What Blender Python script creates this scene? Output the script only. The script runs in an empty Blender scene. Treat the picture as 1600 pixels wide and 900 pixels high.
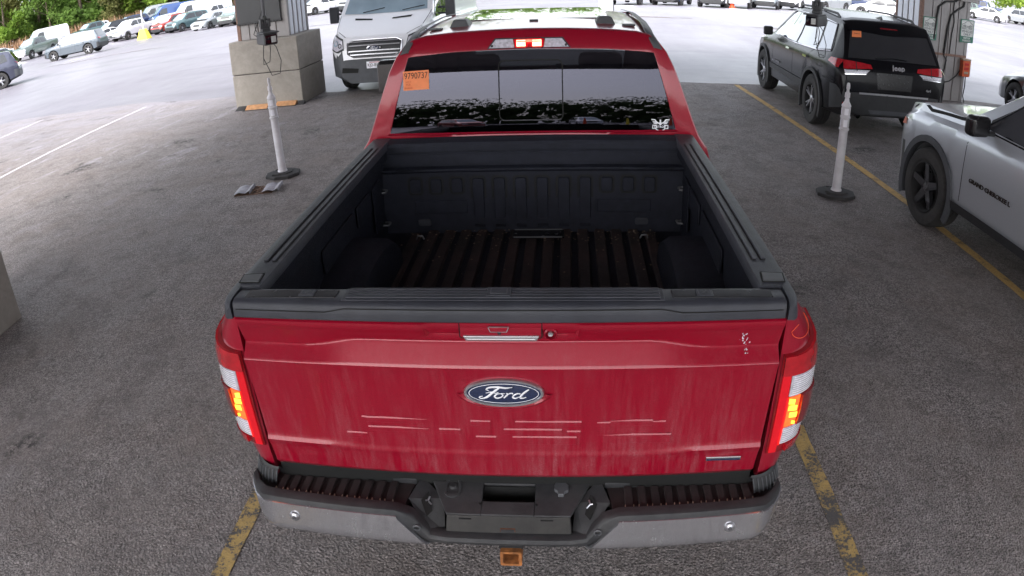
import bpy, bmesh, math, random
import numpy as np
from mathutils import Vector, Matrix
from mathutils.bvhtree import BVHTree
random.seed(7)
R = math.radians
PI = math.pi
scene = bpy.context.scene
col = scene.collection

# ------------------------------------------------------------------ camera (wide lens with barrel curvature)
cd = bpy.data.cameras.new('camera')
cam = bpy.data.objects.new('camera', cd)
col.objects.link(cam)
scene.camera = cam
pch, yw, rl = R(26.2283), R(-5.1584), R(-2.3583)
Fv = Vector((math.sin(yw) * math.cos(pch), math.cos(yw) * math.cos(pch), -math.sin(pch)))
Rv = Vector((math.cos(yw), -math.sin(yw), 0))
Uv = Rv.cross(Fv)
R2 = math.cos(rl) * Rv + math.sin(rl) * Uv
U2 = -math.sin(rl) * Rv + math.cos(rl) * Uv
mw = Matrix((R2, U2, -Fv)).transposed().to_4x4()
mw.translation = Vector((0.1892, -1.6965, 2.2978))
cam.matrix_world = mw
cd.type = 'PANO'
cd.panorama_type = 'FISHEYE_LENS_POLYNOMIAL'
cd.sensor_fit = 'HORIZONTAL'
cd.sensor_width = 36.0
cd.sensor_height = 20.25
fmm = 1103.41 * 36 / 1600
cd.fisheye_fov = R(170)
cd.fisheye_polynomial_k0 = 0
cd.fisheye_polynomial_k1 = -1 / fmm
cd.fisheye_polynomial_k2 = 0
cd.fisheye_polynomial_k3 = 0
cd.fisheye_polynomial_k4 = 0
cd.lens = fmm
cd.clip_start = 0.05
cd.clip_end = 3000

# ------------------------------------------------------------------ world, sun, exposure (bright overcast)
SUN_EL, SUN_AZ = R(46), R(200)
w = bpy.data.worlds.new('World')
scene.world = w
w.use_nodes = True
nt = w.node_tree
for n in list(nt.nodes): nt.nodes.remove(n)
sky = nt.nodes.new('ShaderNodeTexSky')
sky.sky_type = 'NISHITA'
sky.sun_disc = False
sky.sun_elevation = SUN_EL
sky.sun_rotation = SUN_AZ
sky.air_density = 1.0
sky.dust_density = 3.0
hs = nt.nodes.new('ShaderNodeHueSaturation')
hs.inputs['Saturation'].default_value = 0.30
hs.inputs['Value'].default_value = 1.0
bg = nt.nodes.new('ShaderNodeBackground')
bg.inputs['Strength'].default_value = 0.15
wo = nt.nodes.new('ShaderNodeOutputWorld')
nt.links.new(sky.outputs[0], hs.inputs['Color'])
nt.links.new(hs.outputs[0], bg.inputs['Color'])
nt.links.new(bg.outputs[0], wo.inputs[0])
sl = bpy.data.lights.new('sun', 'SUN')
sl.energy = 1.2
sl.angle = R(24)
sl.color = (1.0, 0.97, 0.93)
so = bpy.data.objects.new('sun', sl)
col.objects.link(so)
sdir = Vector((math.sin(SUN_AZ) * math.cos(SUN_EL), math.cos(SUN_AZ) * math.cos(SUN_EL), math.sin(SUN_EL)))
so.rotation_euler = sdir.to_track_quat('Z', 'Y').to_euler()
so.location = (0, 0, 30)
scene.view_settings.view_transform = 'Standard'
scene.view_settings.look = 'None'
scene.view_settings.exposure = 1.95
scene.view_settings.gamma = 1.0
try:
    scene.cycles.max_bounces = 8
    scene.cycles.transparent_max_bounces = 12
    scene.cycles.use_denoising = True
except Exception:
    pass

# ------------------------------------------------------------------ materials
class NT:
    def __init__(s, name):
        s.m = bpy.data.materials.new(name); s.m.use_nodes = True
        s.t = s.m.node_tree
        s.b = s.t.nodes['Principled BSDF']
        s.tc = None
    def n(s, typ, **k):
        x = s.t.nodes.new(typ)
        for a, v in k.items(): setattr(x, a, v)
        return x
    def l(s, a, b): s.t.links.new(a, b)
    def coord(s, scale=(1, 1, 1), rot=(0, 0, 0)):
        if s.tc is None: s.tc = s.n('ShaderNodeTexCoord')
        mp = s.n('ShaderNodeMapping'); s.l(s.tc.outputs['Object'], mp.inputs[0])
        mp.inputs['Scale'].default_value = scale; mp.inputs['Rotation'].default_value = rot
        return mp.outputs[0]
    def noise(s, sc, det=4, rough=.55, vec=None, dist=0):
        x = s.n('ShaderNodeTexNoise'); x.inputs['Scale'].default_value = sc
        x.inputs['Detail'].default_value = det; x.inputs['Roughness'].default_value = rough
        x.inputs['Distortion'].default_value = dist
        s.l(vec if vec is not None else s.coord(), x.inputs['Vector'])
        return x.outputs['Fac']
    def vor(s, sc, feat='F1', vec=None):
        x = s.n('ShaderNodeTexVoronoi'); x.feature = feat; x.inputs['Scale'].default_value = sc
        s.l(vec if vec is not None else s.coord(), x.inputs['Vector'])
        return x.outputs['Distance']
    def ramp(s, fac, pts):
        x = s.n('ShaderNodeValToRGB'); s.l(fac, x.inputs[0])
        e = x.color_ramp.elements
        while len(e) < len(pts): e.new(0.5)
        for i, (p, c) in enumerate(pts):
            e[i].position = p
            e[i].color = (c, c, c, 1) if isinstance(c, (int, float)) else (*c, 1)
        return x.outputs[0]
    def mix(s, fac, a, b, mode='MIX'):
        x = s.n('ShaderNodeMix'); x.data_type = 'RGBA'; x.blend_type = mode
        for inp, v in ((x.inputs[0], fac), (x.inputs[6], a), (x.inputs[7], b)):
            if isinstance(v, (int, float)): inp.default_value = v
            elif isinstance(v, tuple): inp.default_value = (*v[:3], 1)
            else: s.l(v, inp)
        return x.outputs[2]
    def math(s, op, a, b=0):
        x = s.n('ShaderNodeMath', operation=op)
        for inp, v in ((x.inputs[0], a), (x.inputs[1], b)):
            if isinstance(v, (int, float)): inp.default_value = v
            else: s.l(v, inp)
        return x.outputs[0]
    def bump(s, h, st=.3, d=.01):
        x = s.n('ShaderNodeBump'); x.inputs['Strength'].default_value = st; x.inputs['Distance'].default_value = d
        s.l(h, x.inputs['Height']); s.l(x.outputs[0], s.b.inputs['Normal'])
    def set(s, **k):
        names = dict(color='Base Color', rough='Roughness', metal='Metallic', coat='Coat Weight', coatr='Coat Roughness',
                     emit='Emission Color', es='Emission Strength', trans='Transmission Weight', ior='IOR', spec='Specular IOR Level', alpha='Alpha')
        for a, v in k.items():
            i = s.b.inputs[names[a]]
            if isinstance(v, tuple): i.default_value = (*v, 1)
            elif isinstance(v, (int, float)): i.default_value = v
            else: s.l(v, i)
        return s
M = {}
def mat(name, color, rough=.5, metal=0, coat=0, var=.15, vs=8, bump=0, bs=60, spec=.5, grime=0, grimec=(.16, .14, .13)):
    t = NT(name)
    f = t.noise(vs, 4)
    c = t.mix(t.ramp(f, [(.3, 0), (.7, 1)]), tuple(x * (1 - var) for x in color), tuple(min(1, x * (1 + var)) for x in color))
    if grime:
        g = t.ramp(t.noise(3.1, 6, .7), [(.42, 0), (.75, grime)])
        c = t.mix(g, c, grimec)
    r = t.math('ADD', t.math('MULTIPLY', t.noise(vs * 3, 3), .16), rough - .08)
    t.set(color=c, rough=r, metal=metal, coat=coat, coatr=.04, spec=spec)
    if bump: t.bump(t.noise(bs, 3), bump, .004)
    M[name] = t.m
    return t.m
def paint(name, color, metallic=.25, rough=.38, flake=.06, dust=.1, coat=1.0):
    t = NT(name)
    f = t.noise(900, 1)
    c = t.mix(t.ramp(f, [(.35, 0), (.65, 1)]), tuple(x * (1 - flake) for x in color), tuple(min(1, x * (1 + flake)) for x in color))
    d = t.ramp(t.noise(2.3, 6, .72), [(.45, 0), (.8, dust)])
    c = t.mix(d, c, (.30, .28, .27))
    t.set(color=c, rough=t.math('ADD', d, rough), metal=metallic, coat=coat, coatr=.05)
    M[name] = t.m
    return t.m
def emis(name, color, st, base=None, rough=.2):
    t = NT(name)
    f = t.ramp(t.noise(70, 2), [(.3, .6), (.7, 1.0)])
    e = t.mix(1.0, color, f, 'MULTIPLY')
    t.set(color=base or color, rough=rough, emit=e, es=st)
    M[name] = t.m
    return t.m

# pavement under the canopy: dark worn asphalt, coarse aggregate
t = NT('lane_asphalt')
fine = t.math('ADD', t.math('MULTIPLY', t.noise(88, 2, .6), .6), t.math('MULTIPLY', t.noise(210, 2, .6), .4))
agg = t.vor(85)
big = t.noise(.55, 5, .6)
med = t.noise(3.2, 6, .68)
tracks = t.noise(1.0, 5, .6, t.coord((.9, .12, 1), (0, 0, R(-38))))
gm = t.ramp(t.noise(1.7, 4, .6), [(.35, 0), (.65, 1)])
ca = t.mix(t.ramp(fine, [(.42, 0), (.58, 1)]), (.026, .0235, .0245), (.42, .375, .37))
cb = t.mix(t.ramp(fine, [(.36, 0), (.64, 1)]), (.060, .054, .055), (.34, .305, .30))
c = t.mix(gm, ca, cb)
c = t.mix(t.ramp(big, [(.36, 0), (.62, .42)]), c, (.27, .230, .215))
c = t.mix(t.ramp(t.noise(.9, 5, .7, t.coord((1, 1, 1), (0, 0, 2.2))), [(.48, 0), (.68, .40)]), c, (.185, .140, .120))
c = t.mix(t.ramp(med, [(.5, 0), (.72, .42)]), c, (.085, .075, .077))
c = t.mix(t.ramp(t.noise(5.5, 6, .75), [(.56, 0), (.70, .35)]), c, (.30, .28, .29))
c = t.mix(t.ramp(tracks, [(.55, 0), (.80, .35)]), c, (.27, .255, .275))
# pale damp streaks in the left bay, brown dust near the edges
sx = t.n('ShaderNodeSeparateXYZ'); t.l(t.coord(), sx.inputs[0])
def mr(sock, a, b, lo=0.0, hi=1.0):
    x = t.n('ShaderNodeMapRange'); t.l(sock, x.inputs[0])
    for k, v in enumerate((a, b, lo, hi)): x.inputs[k + 1].default_value = v
    return x.outputs[0]
lf = t.math('MULTIPLY', mr(sx.outputs[0], -2.2, -6.5), mr(sx.outputs[1], 3.0, 7.5))
dm = t.ramp(t.noise(1.0, 6, .72, t.coord((2.2, .7, 1), (0, 0, R(-62))), 1.0), [(.56, 0), (.64, 1)])
c = t.mix(t.math('MULTIPLY', t.math('MULTIPLY', lf, dm), .75), c, (.34, .315, .35))
dk = t.ramp(t.noise(1.0, 4, .6, t.coord((.9, .20, 1), (0, 0, R(-40))), .8), [(.58, 0), (.72, .35)])
c = t.mix(dk, c, (.065, .058, .060))
c = t.mix(t.ramp(agg, [(.10, .55), (.28, 0)]), c, (.50, .46, .455))
g2_ = t.ramp(t.noise(24, 3, .75), [(.36, .52), (.64, 1.48)])
c = t.mix(.34, c, g2_, 'MULTIPLY')
g3_ = t.ramp(t.noise(6.5, 5, .8, t.coord((1, .6, 1), (0, 0, R(-35)))), [(.34, .60), (.66, 1.38)])
c = t.mix(.28, c, g3_, 'MULTIPLY')
xe = t.math('MULTIPLY', mr(sx.outputs[0], -3.0, -8.0), mr(sx.outputs[1], 7.5, 12.2))  # lane paled towards the open left side: daylight put into the colour
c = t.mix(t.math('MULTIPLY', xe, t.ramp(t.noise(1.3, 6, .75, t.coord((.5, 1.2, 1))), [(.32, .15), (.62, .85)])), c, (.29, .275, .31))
specks = t.ramp(t.vor(7.5), [(.012, 1), (.026, 0)])
c = t.mix(specks, c, (.72, .69, .68))
stain = t.math('MULTIPLY', t.ramp(t.noise(1.15, 3, .5, t.coord((1, 1, 1), (0, 0, 1))), [(.63, 0), (.72, 1)]), t.ramp(t.noise(14, 4, .8), [(.44, 0), (.56, .9)]))
c = t.mix(stain, c, (.020, .019, .020))
t.set(color=c, rough=t.ramp(med, [(.3, .58), (.7, .88)]), spec=.4)
t.bump(t.math('ADD', fine, t.math('MULTIPLY', agg, .6)), 1.0, .02)
M['lane_asphalt'] = t.m

# open car park: pale weathered asphalt, damp film
t = NT('lot_asphalt')
fine = t.noise(60, 4, .7)
big = t.noise(.12, 6, .65, t.coord((1, .35, 1)))
c = t.mix(t.ramp(fine, [(.30, 0), (.70, 1)]), (.095, .088, .105), (.34, .322, .365))
c = t.mix(t.ramp(big, [(.4, 0), (.7, .55)]), c, (.135, .127, .150))
c = t.mix(t.ramp(t.noise(1.4, 5, .7), [(.5, 0), (.75, .4)]), c, (.22, .21, .235))
str_ = t.ramp(t.noise(.7, 5, .6, t.coord((.10, 1.3, 1), (0, 0, R(8))), .6), [(.56, 0), (.70, .6)])
c = t.mix(str_, c, (.085, .080, .100))
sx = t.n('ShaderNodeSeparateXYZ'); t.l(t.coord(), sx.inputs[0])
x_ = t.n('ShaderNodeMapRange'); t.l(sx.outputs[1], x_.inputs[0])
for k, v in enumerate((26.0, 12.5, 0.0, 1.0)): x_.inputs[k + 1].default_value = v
shadef = t.math('MULTIPLY', x_.outputs[0], t.ramp(t.noise(.5, 6, .75, t.coord((.5, 1.3, 1))), [(.34, .25), (.62, 1.0)]))  # lot darker towards the canopy: its shade mixed into the colour, broken by noise
c = t.mix(t.math('MULTIPLY', shadef, .62), c, (.085, .078, .092))
t.set(color=c, rough=t.ramp(big, [(.35, .30), (.65, .55)]), spec=.5)
t.bump(fine, .35, .01)
M['lot_asphalt'] = t.m

def linepaint(name, color, wear):
    t = NT(name)
    f = t.noise(70, 4, .7); w1 = t.noise(6, 5, .7)
    c = t.mix(t.ramp(f, [(.25, 0), (.7, 1)]), tuple(x * .5 for x in color), color)
    worn = t.ramp(t.math('ADD', t.math('MULTIPLY', f, .5), t.math('MULTIPLY', w1, .6)), [(wear, 0), (wear + .08, 1)])
    c = t.mix(worn, c, (.085, .08, .082))
    t.set(color=c, rough=.8)
    t.bump(f, .8, .01)
    M[name] = t.m
linepaint('yellow_line', (.70, .45, .16), .585)
linepaint('yellow_line_worn', (.62, .42, .15), .515)
linepaint('white_line', (.50, .47, .50), .60)

# red truck paint with road dust in vertical streaks
t = NT('truck_red')
fl = t.noise(900, 1)
c = t.mix(t.ramp(fl, [(.35, 0), (.65, 1)]), (.225, .001, .012), (.33, .002, .022))
st1 = t.noise(1.0, 6, .72, t.coord((55, 55, 4.5)))
st2 = t.noise(1.0, 5, .7, t.coord((7, 7, 3.0)))
gr = t.noise(230, 3, .8)
sm = t.math('MULTIPLY', t.ramp(st1, [(.40, 0), (.75, 1)]), t.ramp(st2, [(.38, .1), (.65, 1)]))
sm = t.math('MULTIPLY', sm, t.ramp(gr, [(.35, .25), (.65, 1)]))
sx = t.n('ShaderNodeSeparateXYZ'); t.l(t.coord(), sx.inputs[0])
low = t.n('ShaderNodeMapRange'); t.l(sx.outputs[2], low.inputs[0])
for k, v in enumerate((.78, 1.32, 1.0, .12)): low.inputs[k + 1].default_value = v
rear = t.n('ShaderNodeMapRange'); t.l(sx.outputs[1], rear.inputs[0])
for k, v in enumerate((.3, 1.0, 1.0, .15)): rear.inputs[k + 1].default_value = v
sm = t.math('MULTIPLY', sm, t.math('MULTIPLY', low.outputs[0], rear.outputs[0]))
sm = t.math('MULTIPLY', sm, .62)
c = t.mix(sm, c, (.38, .22, .235))
t.set(color=c, rough=t.math('ADD', t.math('MULTIPLY', sm, .5), .30), metal=.10, spec=.3, coat=.48, coatr=t.math('ADD', t.math('MULTIPLY', sm, .5), .05))
M['truck_red'] = t.m

mat('black_plastic', (.026, .028, .038), .52, var=.2, vs=12, bump=.25, bs=500, grime=.22, grimec=(.075, .072, .078))
mat('black_gloss', (.012, .012, .014), .25, var=.2)
mat('dark_gap', (.004, .004, .004), .8)
mat('bed_liner', (.0075, .0085, .015), .62, spec=.22, var=.3, vs=20, bump=.8, bs=420, grime=.25, grimec=(.02, .019, .022))
mat('headboard_liner', (.013, .0145, .024), .6, spec=.3, var=.3, vs=20, bump=.9, bs=420)
mat('bed_floor', (.012, .008, .008), .7, var=.4, vs=14, bump=.6, bs=200, grime=.6, grimec=(.056, .024, .022))
mat('bumper_plastic', (.020, .021, .024), .6, var=.3, vs=15, bump=.3, bs=300, grime=.55, grimec=(.085, .080, .080))
mat('step_plastic', (.022, .014, .015), .7, var=.3, vs=18, bump=.3, bs=300, grime=.6, grimec=(.060, .038, .036))
mat('plate_panel', (.022, .021, .021), .65, var=.3, vs=6, grime=.7, grimec=(.062, .057, .052))
t = NT('bumper_steel')
g1 = t.noise(11, 7, .8); g2 = t.noise(1.0, 5, .7, t.coord((60, 60, 9)))
gg = t.ramp(t.math('ADD', t.math('MULTIPLY', g1, .6), t.math('MULTIPLY', g2, .4)), [(.30, 0), (.78, 1)])
t.set(color=t.mix(gg, (.62, .62, .66), (.30, .295, .30)), rough=t.ramp(gg, [(0, .14), (1, .36)]), metal=t.ramp(gg, [(0, 1), (1, .6)]))
M['bumper_steel'] = t.m
mat('chrome', (.75, .75, .78), .12, metal=1, var=.05)
mat('satin_silver', (.5, .5, .53), .3, metal=.9, var=.1)
mat('rust', (.30, .11, .03), .8, var=.5, vs=40, bump=.5, bs=120)
mat('rust_dark', (.09, .03, .012), .85, var=.5, vs=40)
mat('oval_blue', (.012, .022, .065), .35, coat=.8, var=.3, vs=200)
emis('lamp_strip_lit', (1.0, .02, .03), .10, (.42, .003, .01))
mat('lamp_red', (.38, .003, .010), .12, coat=1, var=.25, vs=30)
mat('lamp_dark_red', (.20, .002, .006), .15, coat=1, var=.2, vs=30)
mat('lamp_clear', (.55, .53, .60), .15, coat=1, var=.3, vs=60)
emis('lamp_lit_yellow', (1.0, .46, .03), 1.15, (.9, .4, .05))
emis('lamp_lit_orange', (1.0, .10, .02), .5, (.8, .1, .02))
emis('lamp_lit_red', (1.0, .015, .01), .5, (.7, .01, .01))
emis('brake_lit', (1.0, .05, .03), 2.5, (.9, .05, .03))
emis('brake_core', (1.0, .16, .10), 4.0, (.9, .3, .2))
mat('asphalt_dark', (.03, .03, .03), .8)
mat('tyre', (.030, .029, .030), .82, var=.3, vs=20, bump=.4, bs=150, grime=.4, grimec=(.08, .075, .07))
mat('rim_silver', (.50, .50, .53), .30, metal=.85, var=.1)
mat('rim_black', (.05, .05, .055), .18, metal=.4, coat=.8, var=.15)
mat('well_black', (.012, .012, .013), .85)
mat('trim_black', (.022, .023, .026), .5, var=.2, grime=.2, grimec=(.06, .06, .062))
mat('grey_bumper', (.062, .066, .076), .6, var=.15, grime=.3, grimec=(.10, .10, .105))
mat('seat_black', (.012, .012, .014), .75)
mat('orange_paper', (.86, .25, .09), .6, var=.06, vs=30)
mat('orange_ink', (.52, .10, .03), .7, var=.2)
mat('black_ink', (.02, .012, .01), .7, var=.2)
mat('white_ink', (.8, .8, .84), .5, var=.1, vs=60)
mat('pale_concrete', (.30, .275, .245), .85, var=.22, vs=3, bump=.5, bs=90, grime=.7, grimec=(.15, .135, .12))
mat('cladding', (.30, .285, .285), .5, metal=.15, var=.10, vs=3, grime=.25, grimec=(.17, .155, .15))
mat('cladding_white', (.72, .74, .80), .45, var=.08, vs=3, grime=.12)
mat('rusty_edge', (.19, .11, .085), .7, var=.3, vs=30)
mat('screen_dark', (.045, .047, .052), .35, var=.12, vs=3)
mat('camera_body', (.055, .056, .060), .5, var=.2, grime=.3, grimec=(.14, .14, .15))
mat('lens_glass', (.01, .01, .015), .05, coat=1)
mat('pipe_grey', (.11, .11, .12), .5, metal=.4, var=.2)
mat('cable_black', (.012, .012, .013), .6)
mat('post_white', (.66, .64, .68), .5, var=.06, vs=10, grime=.5, grimec=(.30, .28, .28))
mat('reflective_white', (.85, .84, .90), .35, var=.05)
mat('rubber_black', (.022, .021, .022), .75, var=.3, vs=20, bump=.4, grime=.5, grimec=(.075, .070, .070))
mat('orange_block', (.50, .25, .11), .75, var=.25, vs=14, bump=.3, grime=.4, grimec=(.20, .14, .10))
mat('debris_pale', (.20, .15, .11), .8, var=.5, vs=60)
mat('tray_grey', (.27, .26, .30), .55, var=.4, vs=14, grime=.3, grimec=(.12, .07, .05))
mat('cardboard', (.13, .075, .05), .85, var=.5, vs=25)
mat('sign_white', (.62, .63, .62), .45, var=.08, vs=30, grime=.2)
mat('sign_green', (.045, .17, .12), .45, var=.12)
mat('sign_grey_ink', (.16, .18, .18), .5)
mat('red_box', (.55, .10, .035), .5, var=.2, vs=20)
mat('tan_box', (.36, .27, .20), .6, var=.15)
mat('cone_orange', (.85, .10, .03), .6, var=.1)
mat('barrier_yellow', (.85, .68, .06), .5, var=.1)
mat('steel_roof', (.42, .42, .44), .55, metal=.2, var=.1, vs=2)
mat('roof_clip_grey', (.075, .078, .085), .5, var=.15, grime=.3, grimec=(.16, .16, .17))
mat('bark', (.10, .075, .055), .9, var=.35, vs=12, bump=.6, bs=30)
mat('reed', (.33, .20, .12), .9, var=.3, vs=9)
mat('bus_blue', (.05, .10, .32), .4, var=.15)
mat('plastic_red', (.45, .02, .02), .4)

def leafmat(name, a, b):
    t = NT(name)
    oi = t.n('ShaderNodeObjectInfo')
    f = t.noise(.35, 3); f2 = t.noise(4, 2)
    k = t.math('ADD', t.math('MULTIPLY', f, .6), t.math('ADD', t.math('MULTIPLY', oi.outputs['Random'], .25), t.math('MULTIPLY', f2, .25)))
    t.set(color=t.mix(t.ramp(k, [(.3, 0), (.75, 1)]), a, b), rough=.6, spec=.25)
    tr = t.n('ShaderNodeBsdfTranslucent'); t.l(t.b.inputs['Base Color'].links[0].from_socket, tr.inputs[0])
    ms = t.n('ShaderNodeMixShader'); ms.inputs[0].default_value = .55 if name != 'leaf_far' else .2
    out = [n for n in t.t.nodes if n.type == 'OUTPUT_MATERIAL'][0]
    t.l(t.b.outputs[0], ms.inputs[1]); t.l(tr.outputs[0], ms.inputs[2]); t.l(ms.outputs[0], out.inputs[0])
    M[name] = t.m
leafmat('leaf_bright', (.15, .27, .04), (.38, .50, .10))
leafmat('leaf_dark', (.07, .14, .03), (.17, .27, .06))
leafmat('leaf_far', (.035, .065, .018), (.085, .125, .035))
leafmat('leaf_olive', (.10, .12, .035), (.22, .21, .08))

def glassmat(name, tint, refl, rough=.03, through=1.0):
    t = NT(name)
    tr = t.n('ShaderNodeBsdfTransparent'); tr.inputs[0].default_value = (*tint, 1)
    gl = t.n('ShaderNodeBsdfGlossy'); gl.inputs['Roughness'].default_value = rough
    gl.inputs['Color'].default_value = (.80, .80, 1.0, 1)
    lw = t.n('ShaderNodeLayerWeight'); lw.inputs[0].default_value = .12
    dirt = t.ramp(t.noise(4, 5, .7), [(.4, 0), (.8, .004)])
    f = t.math('ADD', t.math('MULTIPLY', lw.outputs['Fresnel'], 1.0 - refl), refl)
    ms = t.n('ShaderNodeMixShader'); t.l(f, ms.inputs[0]); t.l(tr.outputs[0], ms.inputs[1]); t.l(gl.outputs[0], ms.inputs[2])
    df = t.n('ShaderNodeBsdfDiffuse'); df.inputs[0].default_value = (.3, .3, .32, 1)
    m2 = t.n('ShaderNodeMixShader'); t.l(dirt, m2.inputs[0]); t.l(ms.outputs[0], m2.inputs[1]); t.l(df.outputs[0], m2.inputs[2])
    out = [n for n in t.t.nodes if n.type == 'OUTPUT_MATERIAL'][0]
    t.l(m2.outputs[0], out.inputs[0])
    M[name] = t.m
glassmat('truck_glass', (.05, .05, .055), .046, .0)
glassmat('windscreen_clear', (.8, .84, .84), .04)
mat('car_glass', (.012, .014, .018), .05, coat=1, var=.1, spec=.8)
mat('screen_glass', (.30, .40, .48), .05, coat=1, var=.15, vs=2, spec=.8)
mat('side_glass_pale', (.10, .12, .19), .05, metal=.2, coat=1, var=.1, spec=.8)

# ------------------------------------------------------------------ mesh helpers
class MB:
    def __init__(s): s.v = []; s.f = []; s.mi = []; s.cur = 0
    def m(s, i): s.cur = i; return s
    def add(s, vs, fs):
        b = len(s.v); s.v += [tuple(x) for x in vs]
        for f in fs: s.f.append(tuple(b + i for i in f)); s.mi.append(s.cur)
        return s
    def box(s, x0, x1, y0, y1, z0, z1):
        return s.add([(x0, y0, z0), (x1, y0, z0), (x1, y1, z0), (x0, y1, z0), (x0, y0, z1), (x1, y0, z1), (x1, y1, z1), (x0, y1, z1)],
                     [(0, 3, 2, 1), (4, 5, 6, 7), (0, 1, 5, 4), (1, 2, 6, 5), (2, 3, 7, 6), (3, 0, 4, 7)])
    def cbox(s, c, d, rot=None):
        hx, hy, hz = (k / 2 for k in d)
        vs = [Vector(p) for p in ((-hx, -hy, -hz), (hx, -hy, -hz), (hx, hy, -hz), (-hx, hy, -hz), (-hx, -hy, hz), (hx, -hy, hz), (hx, hy, hz), (-hx, hy, hz))]
        if rot is not None: vs = [rot @ v for v in vs]
        return s.add([v + Vector(c) for v in vs], [(0, 3, 2, 1), (4, 5, 6, 7), (0, 1, 5, 4), (1, 2, 6, 5), (2, 3, 7, 6), (3, 0, 4, 7)])
    def prism(s, poly, axis, a, b):
        # poly is a list of 2D points in the two other axes, extruded from a to b
        def P(p, t):
            if axis == 'x': return (t, p[0], p[1])
            if axis == 'y': return (p[0], t, p[1])
            return (p[0], p[1], t)
        n = len(poly)
        vs = [P(p, a) for p in poly] + [P(p, b) for p in poly]
        fs = [tuple(range(n))[::-1], tuple(range(n, 2 * n))] + [(i, (i + 1) % n, n + (i + 1) % n, n + i) for i in range(n)]
        return s.add(vs, fs)
    def grid(s, rows, closed=False):
        n = len(rows[0]); vs = [p for r in rows for p in r]; fs = []
        for i in range(len(rows) - 1):
            for j in range(n if closed else n - 1):
                fs.append((i * n + j, i * n + (j + 1) % n, (i + 1) * n + (j + 1) % n, (i + 1) * n + j))
        return s.add(vs, fs)
    def tube(s, pts, r, seg=8, caps=True):
        pts = [Vector(p) for p in pts]; rows = []
        prev = None
        for i, p in enumerate(pts):
            d = (pts[min(i + 1, len(pts) - 1)] - pts[max(i - 1, 0)]).normalized()
            if prev is None:
                a = Vector((0, 0, 1)) if abs(d.z) < .9 else Vector((1, 0, 0))
                u = d.cross(a).normalized()
            else:
                u = (prev - d * prev.dot(d)).normalized()
            prev = u; v = d.cross(u)
            rr = r[i] if isinstance(r, (list, tuple)) else r
            rows.append([p + (u * math.cos(2 * PI * k / seg) + v * math.sin(2 * PI * k / seg)) * rr for k in range(seg)])
        s.grid(rows, True)
        if caps:
            b = len(s.v) - seg * len(pts)
            s.f.append(tuple(b + k for k in range(seg))); s.mi.append(s.cur)
            s.f.append(tuple(len(s.v) - 1 - k for k in range(seg))); s.mi.append(s.cur)
        return s
    def lathe(s, prof, axis='z', c=(0, 0, 0), seg=24, cap=True):
        rows = []
        for r, h in prof:
            ring = []
            for k in range(seg):
                a = 2 * PI * k / seg; x, y = r * math.cos(a), r * math.sin(a)
                p = (x, y, h) if axis == 'z' else ((h, x, y) if axis == 'x' else (y, h, x))
                ring.append((p[0] + c[0], p[1] + c[1], p[2] + c[2]))
            rows.append(ring)
        b0 = len(s.v)
        s.grid(rows, True)
        if cap:
            s.f.append(tuple(b0 + k for k in range(seg))[::-1]); s.mi.append(s.cur)
            s.f.append(tuple(len(s.v) - seg + k for k in range(seg))); s.mi.append(s.cur)
        return s
    def mesh(s, name, mats, smooth=35, fix=True):
        me = bpy.data.meshes.new(name)
        me.from_pydata(s.v, [], s.f)
        for m_ in mats: me.materials.append(M[m_] if isinstance(m_, str) else m_)
        me.polygons.foreach_set('material_index', s.mi)
        if fix or smooth:
            bm = bmesh.new(); bm.from_mesh(me)
            if fix: bmesh.ops.recalc_face_normals(bm, faces=bm.faces)
            if smooth:
                for f in bm.faces: f.smooth = True
                lim = R(smooth)
                for e in bm.edges:
                    if len(e.link_faces) != 2 or e.calc_face_angle(0) > lim: e.smooth = False
            bm.to_mesh(me); bm.free()
        me.update()
        return me
    def clusters(s):
        par = list(range(len(s.v)))
        def find(a):
            while par[a] != a: par[a] = par[par[a]]; a = par[a]
            return a
        for f in s.f:
            a = find(f[0])
            for i in f[1:]: par[find(i)] = a
        isl = {}
        for k, f in enumerate(s.f): isl.setdefault(find(f[0]), []).append(k)
        if not 2 <= len(isl) <= 60: return None
        bb = []
        for fs in isl.values():
            ps = [s.v[i] for k in fs for i in s.f[k]]
            bb.append([[min(p[c] for p in ps) - .0015 for c in range(3)], [max(p[c] for p in ps) + .0015 for c in range(3)], fs])
        ch = True
        while ch and len(bb) > 1:
            ch = False
            for i in range(len(bb)):
                for j in range(i + 1, len(bb)):
                    if all(bb[i][0][c] <= bb[j][1][c] and bb[j][0][c] <= bb[i][1][c] for c in range(3)):
                        bb[i] = [[min(bb[i][0][c], bb[j][0][c]) for c in range(3)], [max(bb[i][1][c], bb[j][1][c]) for c in range(3)], bb[i][2] + bb[j][2]]
                        del bb[j]; ch = True; break
                if ch: break
        return [b[2] for b in bb] if 2 <= len(bb) <= 24 else None
    def build(s, name, mats, parent=None, smooth=35, bevel=0, fix=True, seg=2):
        cl = s.clusters() if parent is not None and len(s.f) < 900 else None
        if cl:
            out = []
            for fs in cl:
                g_ = MB(); ids = {}
                for k in fs:
                    f = s.f[k]
                    for i in f:
                        if i not in ids: ids[i] = len(g_.v); g_.v.append(s.v[i])
                    g_.f.append(tuple(ids[i] for i in f)); g_.mi.append(s.mi[k])
                out.append(g_.build_one(name, mats, parent, smooth, bevel, fix, seg))
            return out[0]
        return s.build_one(name, mats, parent, smooth, bevel, fix, seg)
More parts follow.
